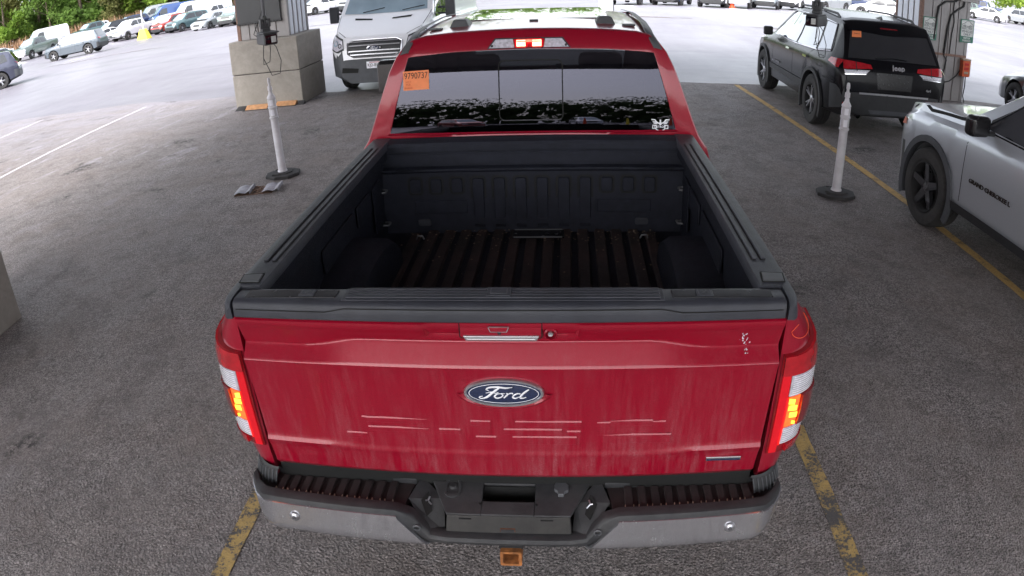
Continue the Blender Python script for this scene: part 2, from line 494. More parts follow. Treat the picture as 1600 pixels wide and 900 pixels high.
    def build_one(s, name, mats, parent=None, smooth=35, bevel=0, fix=True, seg=2):
        if isinstance(mats, (str, bpy.types.Material)): mats = [mats]
        o = bpy.data.objects.new(name, s.mesh(name, mats, smooth, fix))
        col.objects.link(o)
        if parent: o.parent = parent
        if bevel:
            b = o.modifiers.new('bevel', 'BEVEL'); b.width = bevel; b.segments = seg; b.limit_method = 'ANGLE'; b.angle_limit = R(40)
            b.harden_normals = False
            for p in o.data.polygons: p.use_smooth = True
            for e in o.data.edges: e.use_edge_sharp = False
            wn = o.modifiers.new('wn', 'WEIGHTED_NORMAL'); wn.keep_sharp = False
        return o
def tag(o, label=None, cat=None, group=None, kind=None):
    if label: o['label'] = label
    if cat: o['category'] = cat
    if group: o['group'] = group
    if kind: o['kind'] = kind
    return o
def thing(name, label, cat, loc=(0, 0, 0), rz=0, group=None):
    o = bpy.data.objects.new(name, None); col.objects.link(o)
    o.empty_display_size = .2
    o.location = loc; o.rotation_euler = (0, 0, rz)
    return tag(o, label, cat, group)
def copy_tree(o, parent=None):
    c = o.copy(); col.objects.link(c)
    if parent: c.parent = parent
    for ch in list(o.children): copy_tree(ch, c)
    return c
def flat(poly, z=0):  # n-gon sheet
    return MB().add([(p[0], p[1], z) for p in poly], [tuple(range(len(poly)))])
def lerp(a, b, t): return a + (b - a) * t
def sstep(a, b, x):
    t = max(0, min(1, (x - a) / (b - a))); return t * t * (3 - 2 * t)
def interp(k, x):
    return float(np.interp(x, [p[0] for p in k], [p[1] for p in k]))
def rrect(x0, x1, z0, z1, r, n=4):
    pts = []
    for cx, cz, a0 in ((x1 - r, z1 - r, 0), (x0 + r, z1 - r, 90), (x0 + r, z0 + r, 180), (x1 - r, z0 + r, 270)):
        for i in range(n + 1):
            a = R(a0 + 90 * i / n); pts.append((cx + r * math.cos(a), cz + r * math.sin(a)))
    return pts
def text_obj(name, txt, size, matn, parent, M4, ext=.002, spx=1.0, shear=0, bold=0):
    cu = bpy.data.curves.new(name, 'FONT'); cu.body = txt; cu.size = size; cu.extrude = ext
    cu.align_x = 'CENTER'; cu.align_y = 'CENTER'; cu.shear = shear; cu.space_character = spx; cu.offset = bold
    cu.resolution_u = 3
    tmp = bpy.data.objects.new(name, cu); col.objects.link(tmp)
    dg = bpy.context.evaluated_depsgraph_get()
    me = bpy.data.meshes.new_from_object(tmp.evaluated_get(dg))
    bpy.data.objects.remove(tmp); bpy.data.curves.remove(cu)
    me.materials.clear(); me.materials.append(M[matn])
    me.transform(M4)
    o = bpy.data.objects.new(name, me); col.objects.link(o)
    if parent: o.parent = parent
    return o
def frame(pos, right, up, sx=1):
    r = Vector(right).normalized(); u = Vector(up); u = (u - r * u.dot(r)).normalized(); n = r.cross(u)
    m = Matrix((r * sx, u, n)).transposed().to_4x4(); m.translation = Vector(pos); return m
def bvh_of(mb): return BVHTree.FromPolygons([Vector(v) for v in mb.v], mb.f)
def proj_patch(bvh, lo, hi, nu, nv, axis, sign, off=.006, far=50):
    # lo, hi: polylines (2D) resampled to nu points; the strip between them is cast along an axis on to the body
    def res(pl, n):
        pl = [Vector(p) for p in pl]; L = [0]
        for i in range(1, len(pl)): L.append(L[-1] + (pl[i] - pl[i - 1]).length)
        out = []
        for k in range(n):
            d = L[-1] * k / (n - 1)
            x = np.interp(d, L, [p.x for p in pl]); y = np.interp(d, L, [p.y for p in pl]); out.append((float(x), float(y)))
        return out
    A, B = res(lo, nu), res(hi, nu); rows = []; last = None
    for j in range(nv):
        t = j / (nv - 1); row = []
        for a, b in zip(A, B):
            p = (lerp(a[0], b[0], t), lerp(a[1], b[1], t))
            if axis == 'x': o_ = Vector((far * sign, p[0], p[1])); d = Vector((-sign, 0, 0))
            elif axis == 'y': o_ = Vector((p[0], far * sign, p[1])); d = Vector((0, -sign, 0))
            else: o_ = Vector((p[0], p[1], far * sign)); d = Vector((0, 0, -sign))
            h, nn, _, _ = bvh.ray_cast(o_, d)
            if h is None:
                h = last if last is not None else o_ + d * far
                ax = {'x': 0, 'y': 1, 'z': 2}[axis]; q = o_.copy(); q[ax] = h[ax]; h = q; nn = -d
            last = h
            if nn.dot(d) > 0: nn = -nn
            row.append(h - d * off * .6 + nn * off * .4)
        rows.append(row)
    return rows
# ------------------------------------------------------------------ wheel meshes shared by all vehicles (axle along x, outer face towards +x)
WH = {}
def wheel_meshes(key, r, wdt, rimr, spokes, rimmat, twin=True, seg=40):
    ty = MB()
    h = wdt / 2
    ty.lathe([(rimr, -h * .9), (rimr + .02, -h), (r - .03, -h), (r - .008, -h * .82), (r, -h * .6), (r, -h * .22), (r - .008, -h * .2), (r - .008, -h * .14), (r, -h * .12), (r, h * .12), (r - .008, h * .14), (r - .008, h * .2), (r, h * .22), (r, h * .6),
              (r - .008, h * .82), (r - .03, h), (rimr + .035, h * 1.02), (rimr + .02, h), (rimr, h * .9)], 'x', seg=seg, cap=False)
    rm = MB()
    rm.lathe([(rimr + .004, h * .98), (rimr - .012, h * 1.0), (rimr - .02, h * .92), (rimr - .035, h * .5), (rimr - .05, -h * .8)], 'x', seg=seg, cap=False)
    rm.lathe([(rimr - .03, h * .2), (.02, h * .2)], 'x', seg=seg, cap=False)
    rm.cur = 1
    for k in range(spokes):
        a = 2 * PI * k / spokes
        offs = (-.16, .16) if twin else (0,)
        for of in offs:
            a2 = a + of
            c, s_ = math.cos(a2), math.sin(a2)
            ci, si = math.cos(a + of * .3), math.sin(a + of * .3)
            wd = .011 if twin else .034
            ro = rimr - .018
            tx = Vector((0, -s_, c)); ti = Vector((0, -si, ci))
            p0, p1 = Vector((h * .78, ci * .05, si * .05)), Vector((h * .93, c * ro, s_ * ro))
            vs = [p0 - ti * wd * 1.2, p0 + ti * wd * 1.2, p1 + tx * wd * .9, p1 - tx * wd * .9]
            vs2 = [v + Vector((-.05, 0, 0)) + (Vector((0, 0, 0))) for v in vs]
            rm.add(vs + vs2, [(0, 1, 2, 3), (4, 7, 6, 5), (0, 4, 5, 1), (1, 5, 6, 2), (2, 6, 7, 3), (3, 7, 4, 0)])
    rm.lathe([(.0, h * .86), (.028, h * .86), (.034, h * .8), (.07, h * .74), (.075, h * .5)], 'x', seg=16, cap=False)
    WH[key] = (ty.mesh('tyre', ['tyre'], 40), rm.mesh('rim', ['well_black', rimmat], 40), r)
def put_wheel(parent, key, x, y, side, rot=0):
    ty, rm, r = WH[key]
    o = bpy.data.objects.new('wheel', ty); col.objects.link(o); o.parent = parent
    o.location = (x, y, r); o.rotation_euler = (rot, 0, 0 if side > 0 else PI)
    q = bpy.data.objects.new('rim', rm); col.objects.link(q); q.parent = o
    return o
wheel_meshes('truck', .41, .27, .24, 6, 'rim_silver')
wheel_meshes('suv', .385, .25, .235, 5, 'rim_silver')
wheel_meshes('black5', .39, .26, .25, 5, 'rim_black', twin=False)
wheel_meshes('car', .34, .22, .22, 5, 'rim_silver', seg=28)
wheel_meshes('van', .36, .22, .20, 5, 'satin_silver', twin=False)

# ------------------------------------------------------------------ the red pickup truck
truck = thing('pickup_truck', 'large crimson red pickup truck with open black bed, tailgate shut and tail lights lit', 'pickup truck', (0, 0, 0))
def qx(z):   # half width of the bed side at height z
    return interp([(.54, .90), (.66, .895), (.74, .905), (.87, .945), (1.0, .958), (1.12, .957), (1.2, .95), (1.28, .925), (1.33, .895), (1.37, .862), (1.40, .848)], z)
def tgy(x, z):   # rear surface of the tailgate
    k = 1 - sstep(.43, .60, abs(x))
    zc = 1.258 + .024 * k
    prof = [(.785, .004), (.80, -.006), (.872, -.011), (.888 + .012 * (1 - k), -.0135 - .005 * (1 - k)), (.905 + .012 * (1 - k), -.010), (1.0, -.010), (1.10, -.013), (1.19, -.020), (1.214, -.024), (1.220, -.021),
            (zc - .006, .012), (zc, .016), (zc + .012, .012), (1.318, -.004), (1.338, -.014), (1.350, -.014), (1.358, -.004), (1.362, .008)]
    return interp(prof, z) + .022 * (x / .81) ** 2
zs = sorted(set([.785, .79, .80, .82, .85, .872, .880, .888, .894, .900, .905, .911, .917, .93, .96, 1.0, 1.05, 1.10, 1.15, 1.19, 1.205, 1.214, 1.220] + [1.2225 + i * .0025 for i in range(27)] + [1.29, 1.30, 1.31, 1.318, 1.328, 1.338, 1.344, 1.350, 1.355, 1.358, 1.362]))
def tgh(z): return interp([(.78, .790), (.9, .797), (1.25, .806), (1.36, .809)], z)
mb = MB(); nx = 81
rows = []
for z in zs:
    h = tgh(z); r_ = []
    for i in range(nx):
        x = -h + 2 * h * i / (nx - 1)
        y = tgy(x, z)
        # recess of the handle panel in the top lip
        if z > 1.296:
            kx = 1 - sstep(.212, .224, abs(x - 0))
            y += .0105 * kx * sstep(1.296, 1.31, z)
        r_.append((x, y, z))
    rows.append(r_)
mb.grid(rows)
# turned-in sides and bottom, inner skin
mb.grid([[(r[0][0], r[0][1], r[0][2]) for r in rows], [(r[0][0] + .002, .072, r[0][2]) for r in rows]])
mb.grid([[(r[-1][0], r[-1][1], r[-1][2]) for r in rows], [(r[-1][0] - .002, .072, r[-1][2]) for r in rows]])
mb.grid([rows[0], [(p[0], .072, p[2]) for p in rows[0]]])
mb.grid([[(p[0], .072, .785) for p in rows[0]], [(p[0] * 1.02, .072, 1.362) for p in rows[0]]])
tg = mb.build('tailgate', 'truck_red', truck, smooth=28)
# top cap of the tailgate (black)
capb = MB()
prof = [(.082, 1.372), (.082, 1.409), (.076, 1.416), (.0, 1.418), (-.014, 1.415), (-.022, 1.407), (-.026, 1.385), (-.026, 1.366), (-.018, 1.360), (.06, 1.3605)]
rows = []
for i in range(33):
    x = -.800 + 1.600 * i / 32
    rows.append([(x, y + .022 * (x / .81) ** 2 * (1 if y < .05 else .3), z) for y, z in prof])
capb.grid(rows, True)
n_ = len(prof)
capb.f.append(tuple(range(n_))); capb.mi.append(0); capb.f.append(tuple(range(32 * n_, 33 * n_))[::-1]); capb.mi.append(0)
cap = capb.build('tailgate_cap', 'black_plastic', tg, smooth=50)
# seam line stepping along the cap, side insets with square emblem pads, ribbed middle step
sm = MB()
def capy(x): return .022 * (x / .81) ** 2
pts = [(-.79, -.0265, 1.392), (-.50, -.0275, 1.392), (-.44, -.0275, 1.404), (.44, -.0275, 1.404), (.50, -.0275, 1.392), (.79, -.0265, 1.392)]
for a, b in zip(pts[:-1], pts[1:]):
    n = 8
    for k in range(n):
        p = Vector(a).lerp(Vector(b), k / n); q = Vector(a).lerp(Vector(b), (k + 1) / n)
        p.y += capy(p.x); q.y += capy(q.x)
        sm.tube([p, q], .0016, 4, caps=False)
sm.build('cap_seam', 'dark_gap', cap, smooth=0)
for s_ in (-1, 1):
    ins = MB(); xs = sorted((s_ * .475, s_ * .765)); ins.box(xs[0], xs[1], .022 + (.012 if 0 else 0), .070, 1.414, 1.4195)
    ins.build('cap_inset', 'black_gloss', cap, smooth=0, bevel=.002)
    pad = MB(); pad.box(s_ * .568 - .024, s_ * .568 + .024, .026, .068, 1.418, 1.4225)
    pd = pad.build('clamp_pad', 'black_plastic', cap, smooth=0, bevel=.002)
    ic = MB(); cx = s_ * .568
    for rr in (.016,):
        pl = rrect(cx - .019, cx + .019, .030, .064, .003)
        pl2 = rrect(cx - .0165, cx + .0165, .0325, .0615, .002)
        ic.grid([[(p[0], p[1], 1.4233) for p in pl], [(p[0], p[1], 1.4233) for p in pl2]], True)
    ic.lathe([(.0045, 1.4226), (.0045, 1.4236), (.002, 1.4236)], 'z', (cx - .003, .043, 0), 10, False)
    ic.box(cx - .009, cx + .010, .049, .0515, 1.4226, 1.4238); ic.box(cx + .004, cx + .0065, .049, .058, 1.4226, 1.4238)
    ic.build('clamp_icon', 'roof_clip_grey', pd, smooth=0)
stp = MB(); stp.box(-.452, .452, .004, .076, 1.414, 1.4205)
step = stp.build('tailgate_step', 'black_plastic', cap, smooth=0, bevel=.003)
for k in range(4):
    rb = MB(); y0 = .010 + k * .0165; rb.box(-.440, .440, y0, y0 + .010, 1.420, 1.4265)
    rb.build('step_rib', 'black_plastic', step, smooth=0, bevel=.0025)
pad = MB(); pad.box(-.038, .030, .014, .066, 1.424, 1.4295); pad.build('latch_pad', 'black_plastic', step, smooth=0, bevel=.002)
pad = MB(); pad.prism(rrect(-.028, .020, .022, .058, .004), 'z', 1.429, 1.4305); pad.build('latch_pad', 'roof_clip_grey', step, smooth=0)
pad = MB(); pad.prism(rrect(-.025, .017, .025, .055, .003), 'z', 1.430, 1.4315); pad.build('latch_pad', 'black_plastic', step, smooth=0)
# handle panel
hb = MB()
hb.grid([[(x, .0005 + .022 * (x / .81) ** 2 - .004 * math.cos((z - 1.327) / .03 * 1.3), z) for x in np.linspace(-.114, .112, 13)] for z in (1.306, 1.311, 1.32, 1.33, 1.34, 1.348, 1.354)])
hb.build('handle_bezel', 'truck_red', tg, smooth=50)
ol = MB()
o1 = rrect(-.1165, .1145, 1.3035, 1.3565, .008)
for a, b in zip(o1, o1[1:] + o1[:1]): ol.tube([(a[0], -.003, a[1]), (b[0], -.003, b[1])], .0015, 4, caps=False)
ol.build('bezel_gap', 'dark_gap', tg, smooth=0)
hn = MB(); hn.prism([(-.034, 1.342), (.022, 1.342), (.016, 1.327), (-.028, 1.327)], 'y', -.010, .003); hd = hn.build('tailgate_handle', 'truck_red', tg, smooth=0, bevel=.002)
hl = MB(); tp = [(-.035, 1.343), (.023, 1.343), (.0165, 1.3265), (-.0285, 1.3265)]
for a, b in zip(tp, tp[1:] + tp[:1]): hl.tube([(a[0], -.0095, a[1]), (b[0], -.0095, b[1])], .0013, 4, caps=False)
hl.build('handle_trim', 'satin_silver', hd, smooth=0)
cm = MB(); cm.lathe([(.0, -.006), (.004, -.006), (.0055, -.004), (.006, .004)], 'y', (-.005, .0, 1.320), 12, False); cm.build('reversing_camera', 'lens_glass', tg)
hs_ = MB(); hs_.prism([(-.108, 1.313), (.108, 1.313), (.100, 1.296), (-.100, 1.296)], 'y', -.008, .01); hs_.build('handle_strip', 'satin_silver', tg, smooth=0, bevel=.003)
hs_ = MB(); hs_.box(-.097, .097, -.009, .012, 1.2985, 1.3045); hs_.build('handle_slot', 'chrome', tg, smooth=0, bevel=.0015)
lk = MB(); lk.lathe([(.019, .006), (.019, -.004), (.015, -.007), (.014, .0)], 'y', (.138, .003, 1.315), 20, False); lo = lk.build('lock_ring', 'truck_red', tg)
lk = MB(); lk.lathe([(0, -.003), (.007, -.004), (.008, .002)], 'y', (.138, .003, 1.315), 12, False); lk.build('lock_cylinder', 'satin_silver', lo)
# side slants of the handle panel
for s_ in (-1, 1):
    nb = MB(); nb.add([(s_ * .222, -.013, 1.352), (s_ * .214, .002, 1.350), (s_ * .205, .004, 1.312), (s_ * .213, -.002, 1.306)], [(0, 1, 2, 3)])
    nb.build('panel_edge', 'truck_red', tg, smooth=0)
# oval badge
def ell(a, b, n=56): return [(a * math.cos(2 * PI * k / n), b * math.sin(2 * PI * k / n)) for k in range(n)]
bx, bz, bya = .0015, 1.1315, -.017
bd = MB()
rows = []
for (a, b, y) in ((.1170, .0485, .0), (.1170, .0485, -.007), (.1150, .0465, -.0105), (.1090, .0405, -.0105), (.1075, .039, -.0085)):
    rows.append([(bx + p[0], bya + y, bz + p[1]) for p in ell(a, b)])
bd.grid(rows, True); badge = bd.build('oval_badge', 'satin_silver', tg, smooth=40)
bd = MB(); e = ell(.1078, .0393); rows = [[(bx + p[0] * k, bya - .008 - .003 * (1 - k * k), bz + p[1] * k) for p in e] for k in (1, .75, .5, .25, .02)]
bd.grid(rows, True); bd.build('badge_field', 'oval_blue', badge, smooth=60)
bd = MB(); rows = [[(bx + p[0], bya - .0095, bz + p[1]) for p in ell(a, b)] for a, b in ((.1020, .0345), (.1000, .0327))]
bd.grid(rows, True); bd.build('badge_line', 'white_ink', badge, smooth=0)
# script lettering drawn as brush strokes (in badge units: x -1..1, y -1..1)
def strokes(parent, name, lst, ox, oy, oz, sx, sz, matn, shear=.32, d=-1, axis='y'):
    mb = MB()
    for pts, wds in lst:
        # Catmull-Rom through the points
        P = [pts[0]] + list(pts) + [pts[-1]]; W = [wds[0]] + list(wds) + [wds[-1]]; out = []
        for i in range(1, len(P) - 2):
            for k in range(6):
                t = k / 6
                def cr(a, b, c, e): return .5 * (2 * b + (c - a) * t + (2 * a - 5 * b + 4 * c - e) * t * t + (-a + 3 * b - 3 * c + e) * t ** 3)
                out.append((cr(P[i - 1][0], P[i][0], P[i + 1][0], P[i + 2][0]), cr(P[i - 1][1], P[i][1], P[i + 1][1], P[i + 2][1]), lerp(W[i], W[i + 1], t)))
        out.append((*P[-2], W[-2]))
        L = [];
        for i, (x, y, w_) in enumerate(out):
            x2, y2 = out[min(i + 1, len(out) - 1)][:2]; x1, y1 = out[max(0, i - 1)][:2]
            dx, dy = (x2 - x1) * sx, (y2 - y1) * sz; l_ = math.hypot(dx, dy) + 1e-9; nx_, ny_ = -dy / l_, dx / l_
            X = (x + y * shear * .5) * sx; Z = y * sz; hw = w_ * sz * .5
            L.append(((X + nx_ * hw, Z + ny_ * hw), (X - nx_ * hw, Z - ny_ * hw)))
        rows = [[(ox + a[0], oy, oz + a[1]) for a, b in L], [(ox + (a[0] + b[0]) / 2, oy + d * .0022, oz + (a[1] + b[1]) / 2) for a, b in L], [(ox + b[0], oy, oz + b[1]) for a, b in L]]
        mb.grid(rows)
    return mb.build(name, matn, parent, smooth=60)
FORD = [([(-.62, .42), (-.74, .58), (-.62, .80), (-.30, .84), (.05, .74), (.30, .86)], [.08, .16, .20, .22, .2, .06]),      # top bar of F
        ([(-.22, .80), (-.34, .45), (-.46, .05), (-.60, -.38), (-.80, -.52), (-.90, -.36), (-.78, -.22)], [.10, .26, .26, .22, .14, .14, .08]),  # stem and curl
        ([(-.70, .14), (-.50, .26), (-.30, .14), (-.18, .26)], [.05, .12, .12, .05]),
        ([(-.06, .10), (-.22, .02), (-.28, -.25), (-.16, -.46), (.0, -.34), (.04, -.08), (-.06, .10), (.10, .12)], [.10, .18, .20, .18, .16, .18, .14, .06]),
        ([(.14, .14), (.22, .06), (.18, -.20), (.14, -.44)], [.10, .20, .22, .14]),
        ([(.20, -.05), (.30, .12), (.40, .14), (.42, .04)], [.06, .14, .18, .12]),
        ([(.76, .06), (.62, .10), (.50, -.08), (.50, -.36), (.62, -.46), (.74, -.28)], [.12, .16, .20, .20, .16, .08]),
        ([(1.02, .62), (.90, .30), (.82, -.05), (.80, -.36), (.92, -.44), (1.04, -.30)], [.14, .22, .22, .20, .14, .06])]
strokes(badge, 'badge_lettering', FORD, bx - .004, bya - .0105, bz - .002, .070, .0295, 'white_ink')
# lower lip shine under badge: raised bowl of the sheet metal
bl = MB(); rows = []
for k, (f, y) in enumerate(((1.0, -.002), (1.10, -.007), (1.22, .0015))):
    rows.append([(bx + .119 * f * math.cos(a) * 1.0, tgy(0, 1.12) + y, bz + .050 * (f ** 1.25) * math.sin(a) * 1.0) for a in np.linspace(PI * 1.04, PI * 1.96, 30)])
bl.grid(rows); bl.build('badge_dish', 'truck_red', tg, smooth=60)
# stamped lettering in the lower panel (wide letters F-150 read as ledges)
def ledge(boxes):
    m_ = MB()
    for x0, x1, z0, z1 in boxes:
        y = tgy((x0 + x1) / 2, (z0 + z1) / 2)
        m_.add([(x0, y, z0), (x1, y, z0), (x1, y - .0022, z0 + .002), (x0, y - .0022, z0 + .002), (x0, y - .0022, z1 - .0048), (x1, y - .0022, z1 - .0048), (x1, y, z1), (x0, y, z1)],
               [(0, 1, 2, 3), (3, 2, 5, 4), (4, 5, 6, 7)])
    return m_
letters = [[(-.505, -.438, .931, .957), (-.447, -.415, .957, 1.0225), (-.433, -.236, 1.000, 1.0225), (-.430, -.238, .965, .986)],
           [(-.204, -.138, .965, .987)],
           [(-.105, -.080, 1.0, 1.022), (-.080, -.045, .962, 1.022), (-.092, -.030, .931, .962)],
           [(.054, .228, 1.0, 1.022), (.030, .062, .992, 1.022), (-.005, .170, .968, .992), (.185, .226, .964, .985), (.020, .214, .931, .963)],
           [(.315, .442, 1.0, 1.024), (.275, .315, .966, 1.018), (.442, .482, .970, 1.018), (.272, .502, .933, .970)]]
for L_ in letters: ledge(L_).build('stamped_letter', 'truck_red', tg, smooth=0)
# small chrome trim badge at lower right
eb = MB(); y = tgy(.68, .86) - .001; eb.box(.624, .738, y - .006, y, .8515, .8665); eb_ = eb.build('trim_badge', 'chrome', tg, smooth=0, bevel=.0015)
eb = MB(); eb.box(.627, .735, y - .0068, y - .005, .8540, .8595); eb.build('badge_insert', 'oval_blue', eb_, smooth=0)
eb = MB(); eb.cbox((.644, y - .002, .887), (.005, .004, .013)); eb.build('paint_chip', 'white_ink', tg, smooth=0, bevel=.001)
sc = MB()
for k in range(26):
    zz = random.uniform(1.235, 1.315); xx = .705 - (zz - 1.235) * .22 + random.gauss(0, .006); s2 = random.uniform(.001, .0028)
    yy = tgy(xx, zz) - .0008; sc.add([(xx - s2, yy, zz - s2 * .5), (xx + s2 * .4, yy, zz - s2), (xx + s2, yy, zz + s2), (xx - s2 * .3, yy, zz + s2 * 1.4)], [(0, 1, 2, 3)])
sc.build('paint_scrape', 'lamp_clear', tg, smooth=0)

# bed sides with rounded rear corners
def side_path(z, s_, n_arc=10, y_front=1.86):
    xo = qx(z); xi = .8185 if z > .8 else .8165
    rad = min(.13, xo - xi); ry = .12
    pts = [(xo, y_front), (xo, 1.62), (xo, 1.452)] + [(xo, .93 + .52 * math.cos(PI * k / 16)) for k in range(1, 16)] + [(xo, .408), (xo, .30), (xo, .22)]
    yr = .012 + .02
    for k in range(n_arc + 1):
        a = (PI / 2) * k / n_arc
        pts.append((xo - rad + rad * math.cos(a), yr + ry - ry * math.sin(a)))
    pts.append((xi, yr)); pts.append((xi, .08))
    def zmin(y):
        if y < .409: return .70
        if abs(y - .93) < .52: return .41 + math.sqrt(max(0, .52 ** 2 - (y - .93) ** 2)) - (.0 if y > .5 else 0)
        return .55
    return [(s_ * p[0], p[1], max(z, zmin(p[1]) + (z - .54) * .02)) for p in pts]
zz = [.54, .58, .62, .66, .70, .72, .74, .78, .84, .87, .90, .95, 1.0, 1.05, 1.1, 1.15, 1.2, 1.24, 1.28, 1.31, 1.34, 1.362]
sides = {}
for s_ in (-1, 1):
    sb = MB(); sb.grid([side_path(z, s_) for z in zz])
    # turned under edge and front closure
    sides[s_] = bvh_of(sb)
    a = side_path(.54, s_); sb.grid([a, [(p[0] * .90, p[1] + .01, p[2] + .004) for p in a]])
    ft = MB(); ft.grid([[(s_ * (.955 + dx), .93 + r2 * math.cos(R(2 + 178 * k / 24)), .41 + r2 * math.sin(R(2 + 178 * k / 24))) for dx, r2 in ((-.06, .50), (.022, .515), (.022, .565), (-.01, .57))] for k in range(25)]); ft.build('wheel_arch_trim', 'truck_red', truck, smooth=45)
    sb.build('bed_side', 'truck_red', truck, smooth=40)
# wheel arch flares low on the sides
# tail lights
def lamp_rows(s_, z0, z1, u0, u1, off, nz=8, nu=10, top=None):
    # strip on the corner surface: u = 0 at the tailgate gap .. 1 round the side
    rows = []
    for i in range(nz):
        z = lerp(z0, z1, i / (nz - 1)); r_ = []
        for k in range(nu):
            u = lerp(u0, u1, k / (nu - 1))
            zt = z + (.05 * u ** 2 if top else 0) * (i / (nz - 1))
            xo = qx(zt) + .006; xi = .826
            rad = xo - xi
            a = PI / 2 * (1 - min(u / .85, 1))
            x = xi + rad * math.cos(a); y = .032 + .12 - .12 * math.sin(a) - 0
            if u > .85: y += (u - .85) * .55; x = xo
            nxx, nyy = math.cos(a), -math.sin(a)
            r_.append((s_ * (x + nxx * off), y + nyy * off, zt))
        rows.append(r_)
    return rows
for s_ in (-1, 1):
    lab = None
    base = MB(); r_ = lamp_rows(s_, .855, 1.222, 0, 1, .010, 14, 14, True); base.grid(r_)
    lo_ = lamp_rows(s_, .850, 1.226, 0, 1, -.004, 14, 14, True)
    for a, b in ((r_[0], lo_[0]), (r_[-1], lo_[-1]), ([q[0] for q in r_], [q[0] for q in lo_]), ([q[-1] for q in r_], [q[-1] for q in lo_])): base.grid([a, b])
    tl = base.build('tail_light', 'lamp_dark_red', truck, smooth=50)
    for nm, z0, z1, u0, u1, mm, off, tp_ in (('lamp_band', 1.155, 1.222, .02, 1, 'lamp_red', .018, True), ('lamp_strip', .860, 1.155, .03, .13, 'lamp_strip_lit', .015, False), ('lamp_rim', .858, .885, .26, 1, 'lamp_red', .020, False),
                                        ('reversing_lamp', 1.075, 1.150, .15, .62, 'lamp_clear', .013, False), ('reversing_lamp', .890, .952, .15, .56, 'lamp_clear', .013, False),
                                        ('brake_lamp', .957, 1.070, .15, .33, 'lamp_lit_orange', .013, False), ('lamp_side', .957, 1.070, .34, .99, 'lamp_dark_red', .022, False),
                                        ('lamp_glow_edge', .890, 1.070, .132, .150, 'lamp_lit_red', .0165, False)):
        b = MB(); rr = lamp_rows(s_, z0, z1, u0, u1, off, 6, 8, tp_); b.grid(rr); lo_ = lamp_rows(s_, z0, z1, u0, u1, .006, 6, 8, tp_)
        for a, c_ in ((rr[0], lo_[0]), (rr[-1], lo_[-1]), ([q[0] for q in rr], [q[0] for q in lo_]), ([q[-1] for q in rr], [q[-1] for q in lo_])): b.grid([a, c_])
        b.build(nm, mm, tl, smooth=50)
    for (za, zb_, ua, ub) in ((1.048, 1.068, .16, .25), (1.022, 1.042, .17, .30), (.994, 1.014, .20, .325), (.966, .978, .26, .325)):
        b = MB(); q = []
        for (u, z) in ((ua, za), (ub, za - .008), (ub, zb_ - .008), (ua, zb_)):
            q.append(lamp_rows(s_, z, z + .001, u, u + .01, .015, 2, 2)[0][0])
        b.add(q, [(0, 1, 2, 3)]); b.build('lit_segment', 'lamp_lit_yellow', tl, smooth=0)
    for k in range(9):   # fluting on the clear lenses
        z = 1.080 + k * .008; b = lamp_rows(s_, z, z + .003, .17, .60, .0155, 2, 8)
        if k == 0: fl_ = MB()
        fl_.grid(b)
        if k < 7: fl_.grid(lamp_rows(s_, .893 + k * .0085, .896 + k * .0085, .17, .54, .0155, 2, 8))
    fl_.build('lens_flutes', 'white_ink', tl, smooth=0)
    if s_ > 0:
        yl = MB(); rr = []
        for k in range(22):
            a = PI * .95 + 1.25 * PI * k / 21
            u, z = .42 + .30 * math.cos(a), 1.300 + .034 * math.sin(a)
            if k == 0: u, z = .30, 1.315
            rr.append(Vector(lamp_rows(s_, z, z + .001, max(u, .02), max(u, .02) + .01, .0015, 2, 2)[0][0]) + Vector((-.006, 0, 0)))
        # chalk ring on the corner panel
        yl.tube(rr, .0012, 4); yl.build('chalk_mark', 'cone_orange', truck, smooth=0)

# rail caps
for s_ in (-1, 1):
    rc = MB(); rows = []
    sect = [(.738, 1.385), (.738, 1.412), (.744, 1.420), (.752, 1.421), (.815, 1.420), (.838, 1.416), (.848, 1.405), (.852, 1.385), (.856, 1.362), (.80, 1.360)]
    for y in (1.87, 1.5, 1.0, .5, .2, .095, .0905):
        rows.append([(s_ * x, y, z) for x, z in sect])
    # rear corner beyond the cap, wraps down over the corner
    def corner(y, sh, dz):
        return [(s_ * max(x - sh, .8075) if x > .8 else s_ * .8075, y, max(z - dz, 1.3595)) for x, z in sect]
    for y, sh, dz in ((.09, 0, 0), (.05, .002, .001), (.02, .010, .004), (.004, .018, .008), (-.006, .028, .016)):
        rows.append(corner(y, sh, dz))
    rc.grid(rows, True)
    n = len(sect)
    rc.f.append(tuple(range(n))); rc.mi.append(0); rc.f.append(tuple(range(len(rc.v) - n, len(rc.v)))[::-1]); rc.mi.append(0)
    cp = rc.build('rail_cap', 'black_plastic', truck, smooth=38)
    for (xa, xb) in ((.757, .773), (.786, .802)):
        g = MB(); g.box(*sorted((s_ * xa, s_ * xb)), .27, 1.66, 1.419, 1.4215)
        gr_ = g.build('rail_groove', 'dark_gap', cp, smooth=0)
        g = MB(); g.box(*sorted((s_ * (xa + .005), s_ * (xb + .004))), .275, 1.655, 1.4205, 1.4255); g.build('rail_rib', 'black_plastic', cp, smooth=0, bevel=.002)
    pk = MB(); pk.prism([(s_ * .758, .118), (s_ * .822, .118), (s_ * .830, .170), (s_ * .766, .176)], 'z', 1.4195, 1.4245); pk.build('pocket_cover', 'roof_clip_grey', cp, smooth=0, bevel=.003)
    pk = MB(); ring = [(s_ * .755, .115), (s_ * .825, .115), (s_ * .833, .173), (s_ * .763, .179)]
    for a, b in zip(ring, ring[1:] + ring[:1]): pk.tube([(a[0], a[1], 1.4215), (b[0], b[1], 1.4215)], .0018, 4, caps=False)
    pk.build('pocket_gap', 'dark_gap', cp, smooth=0)

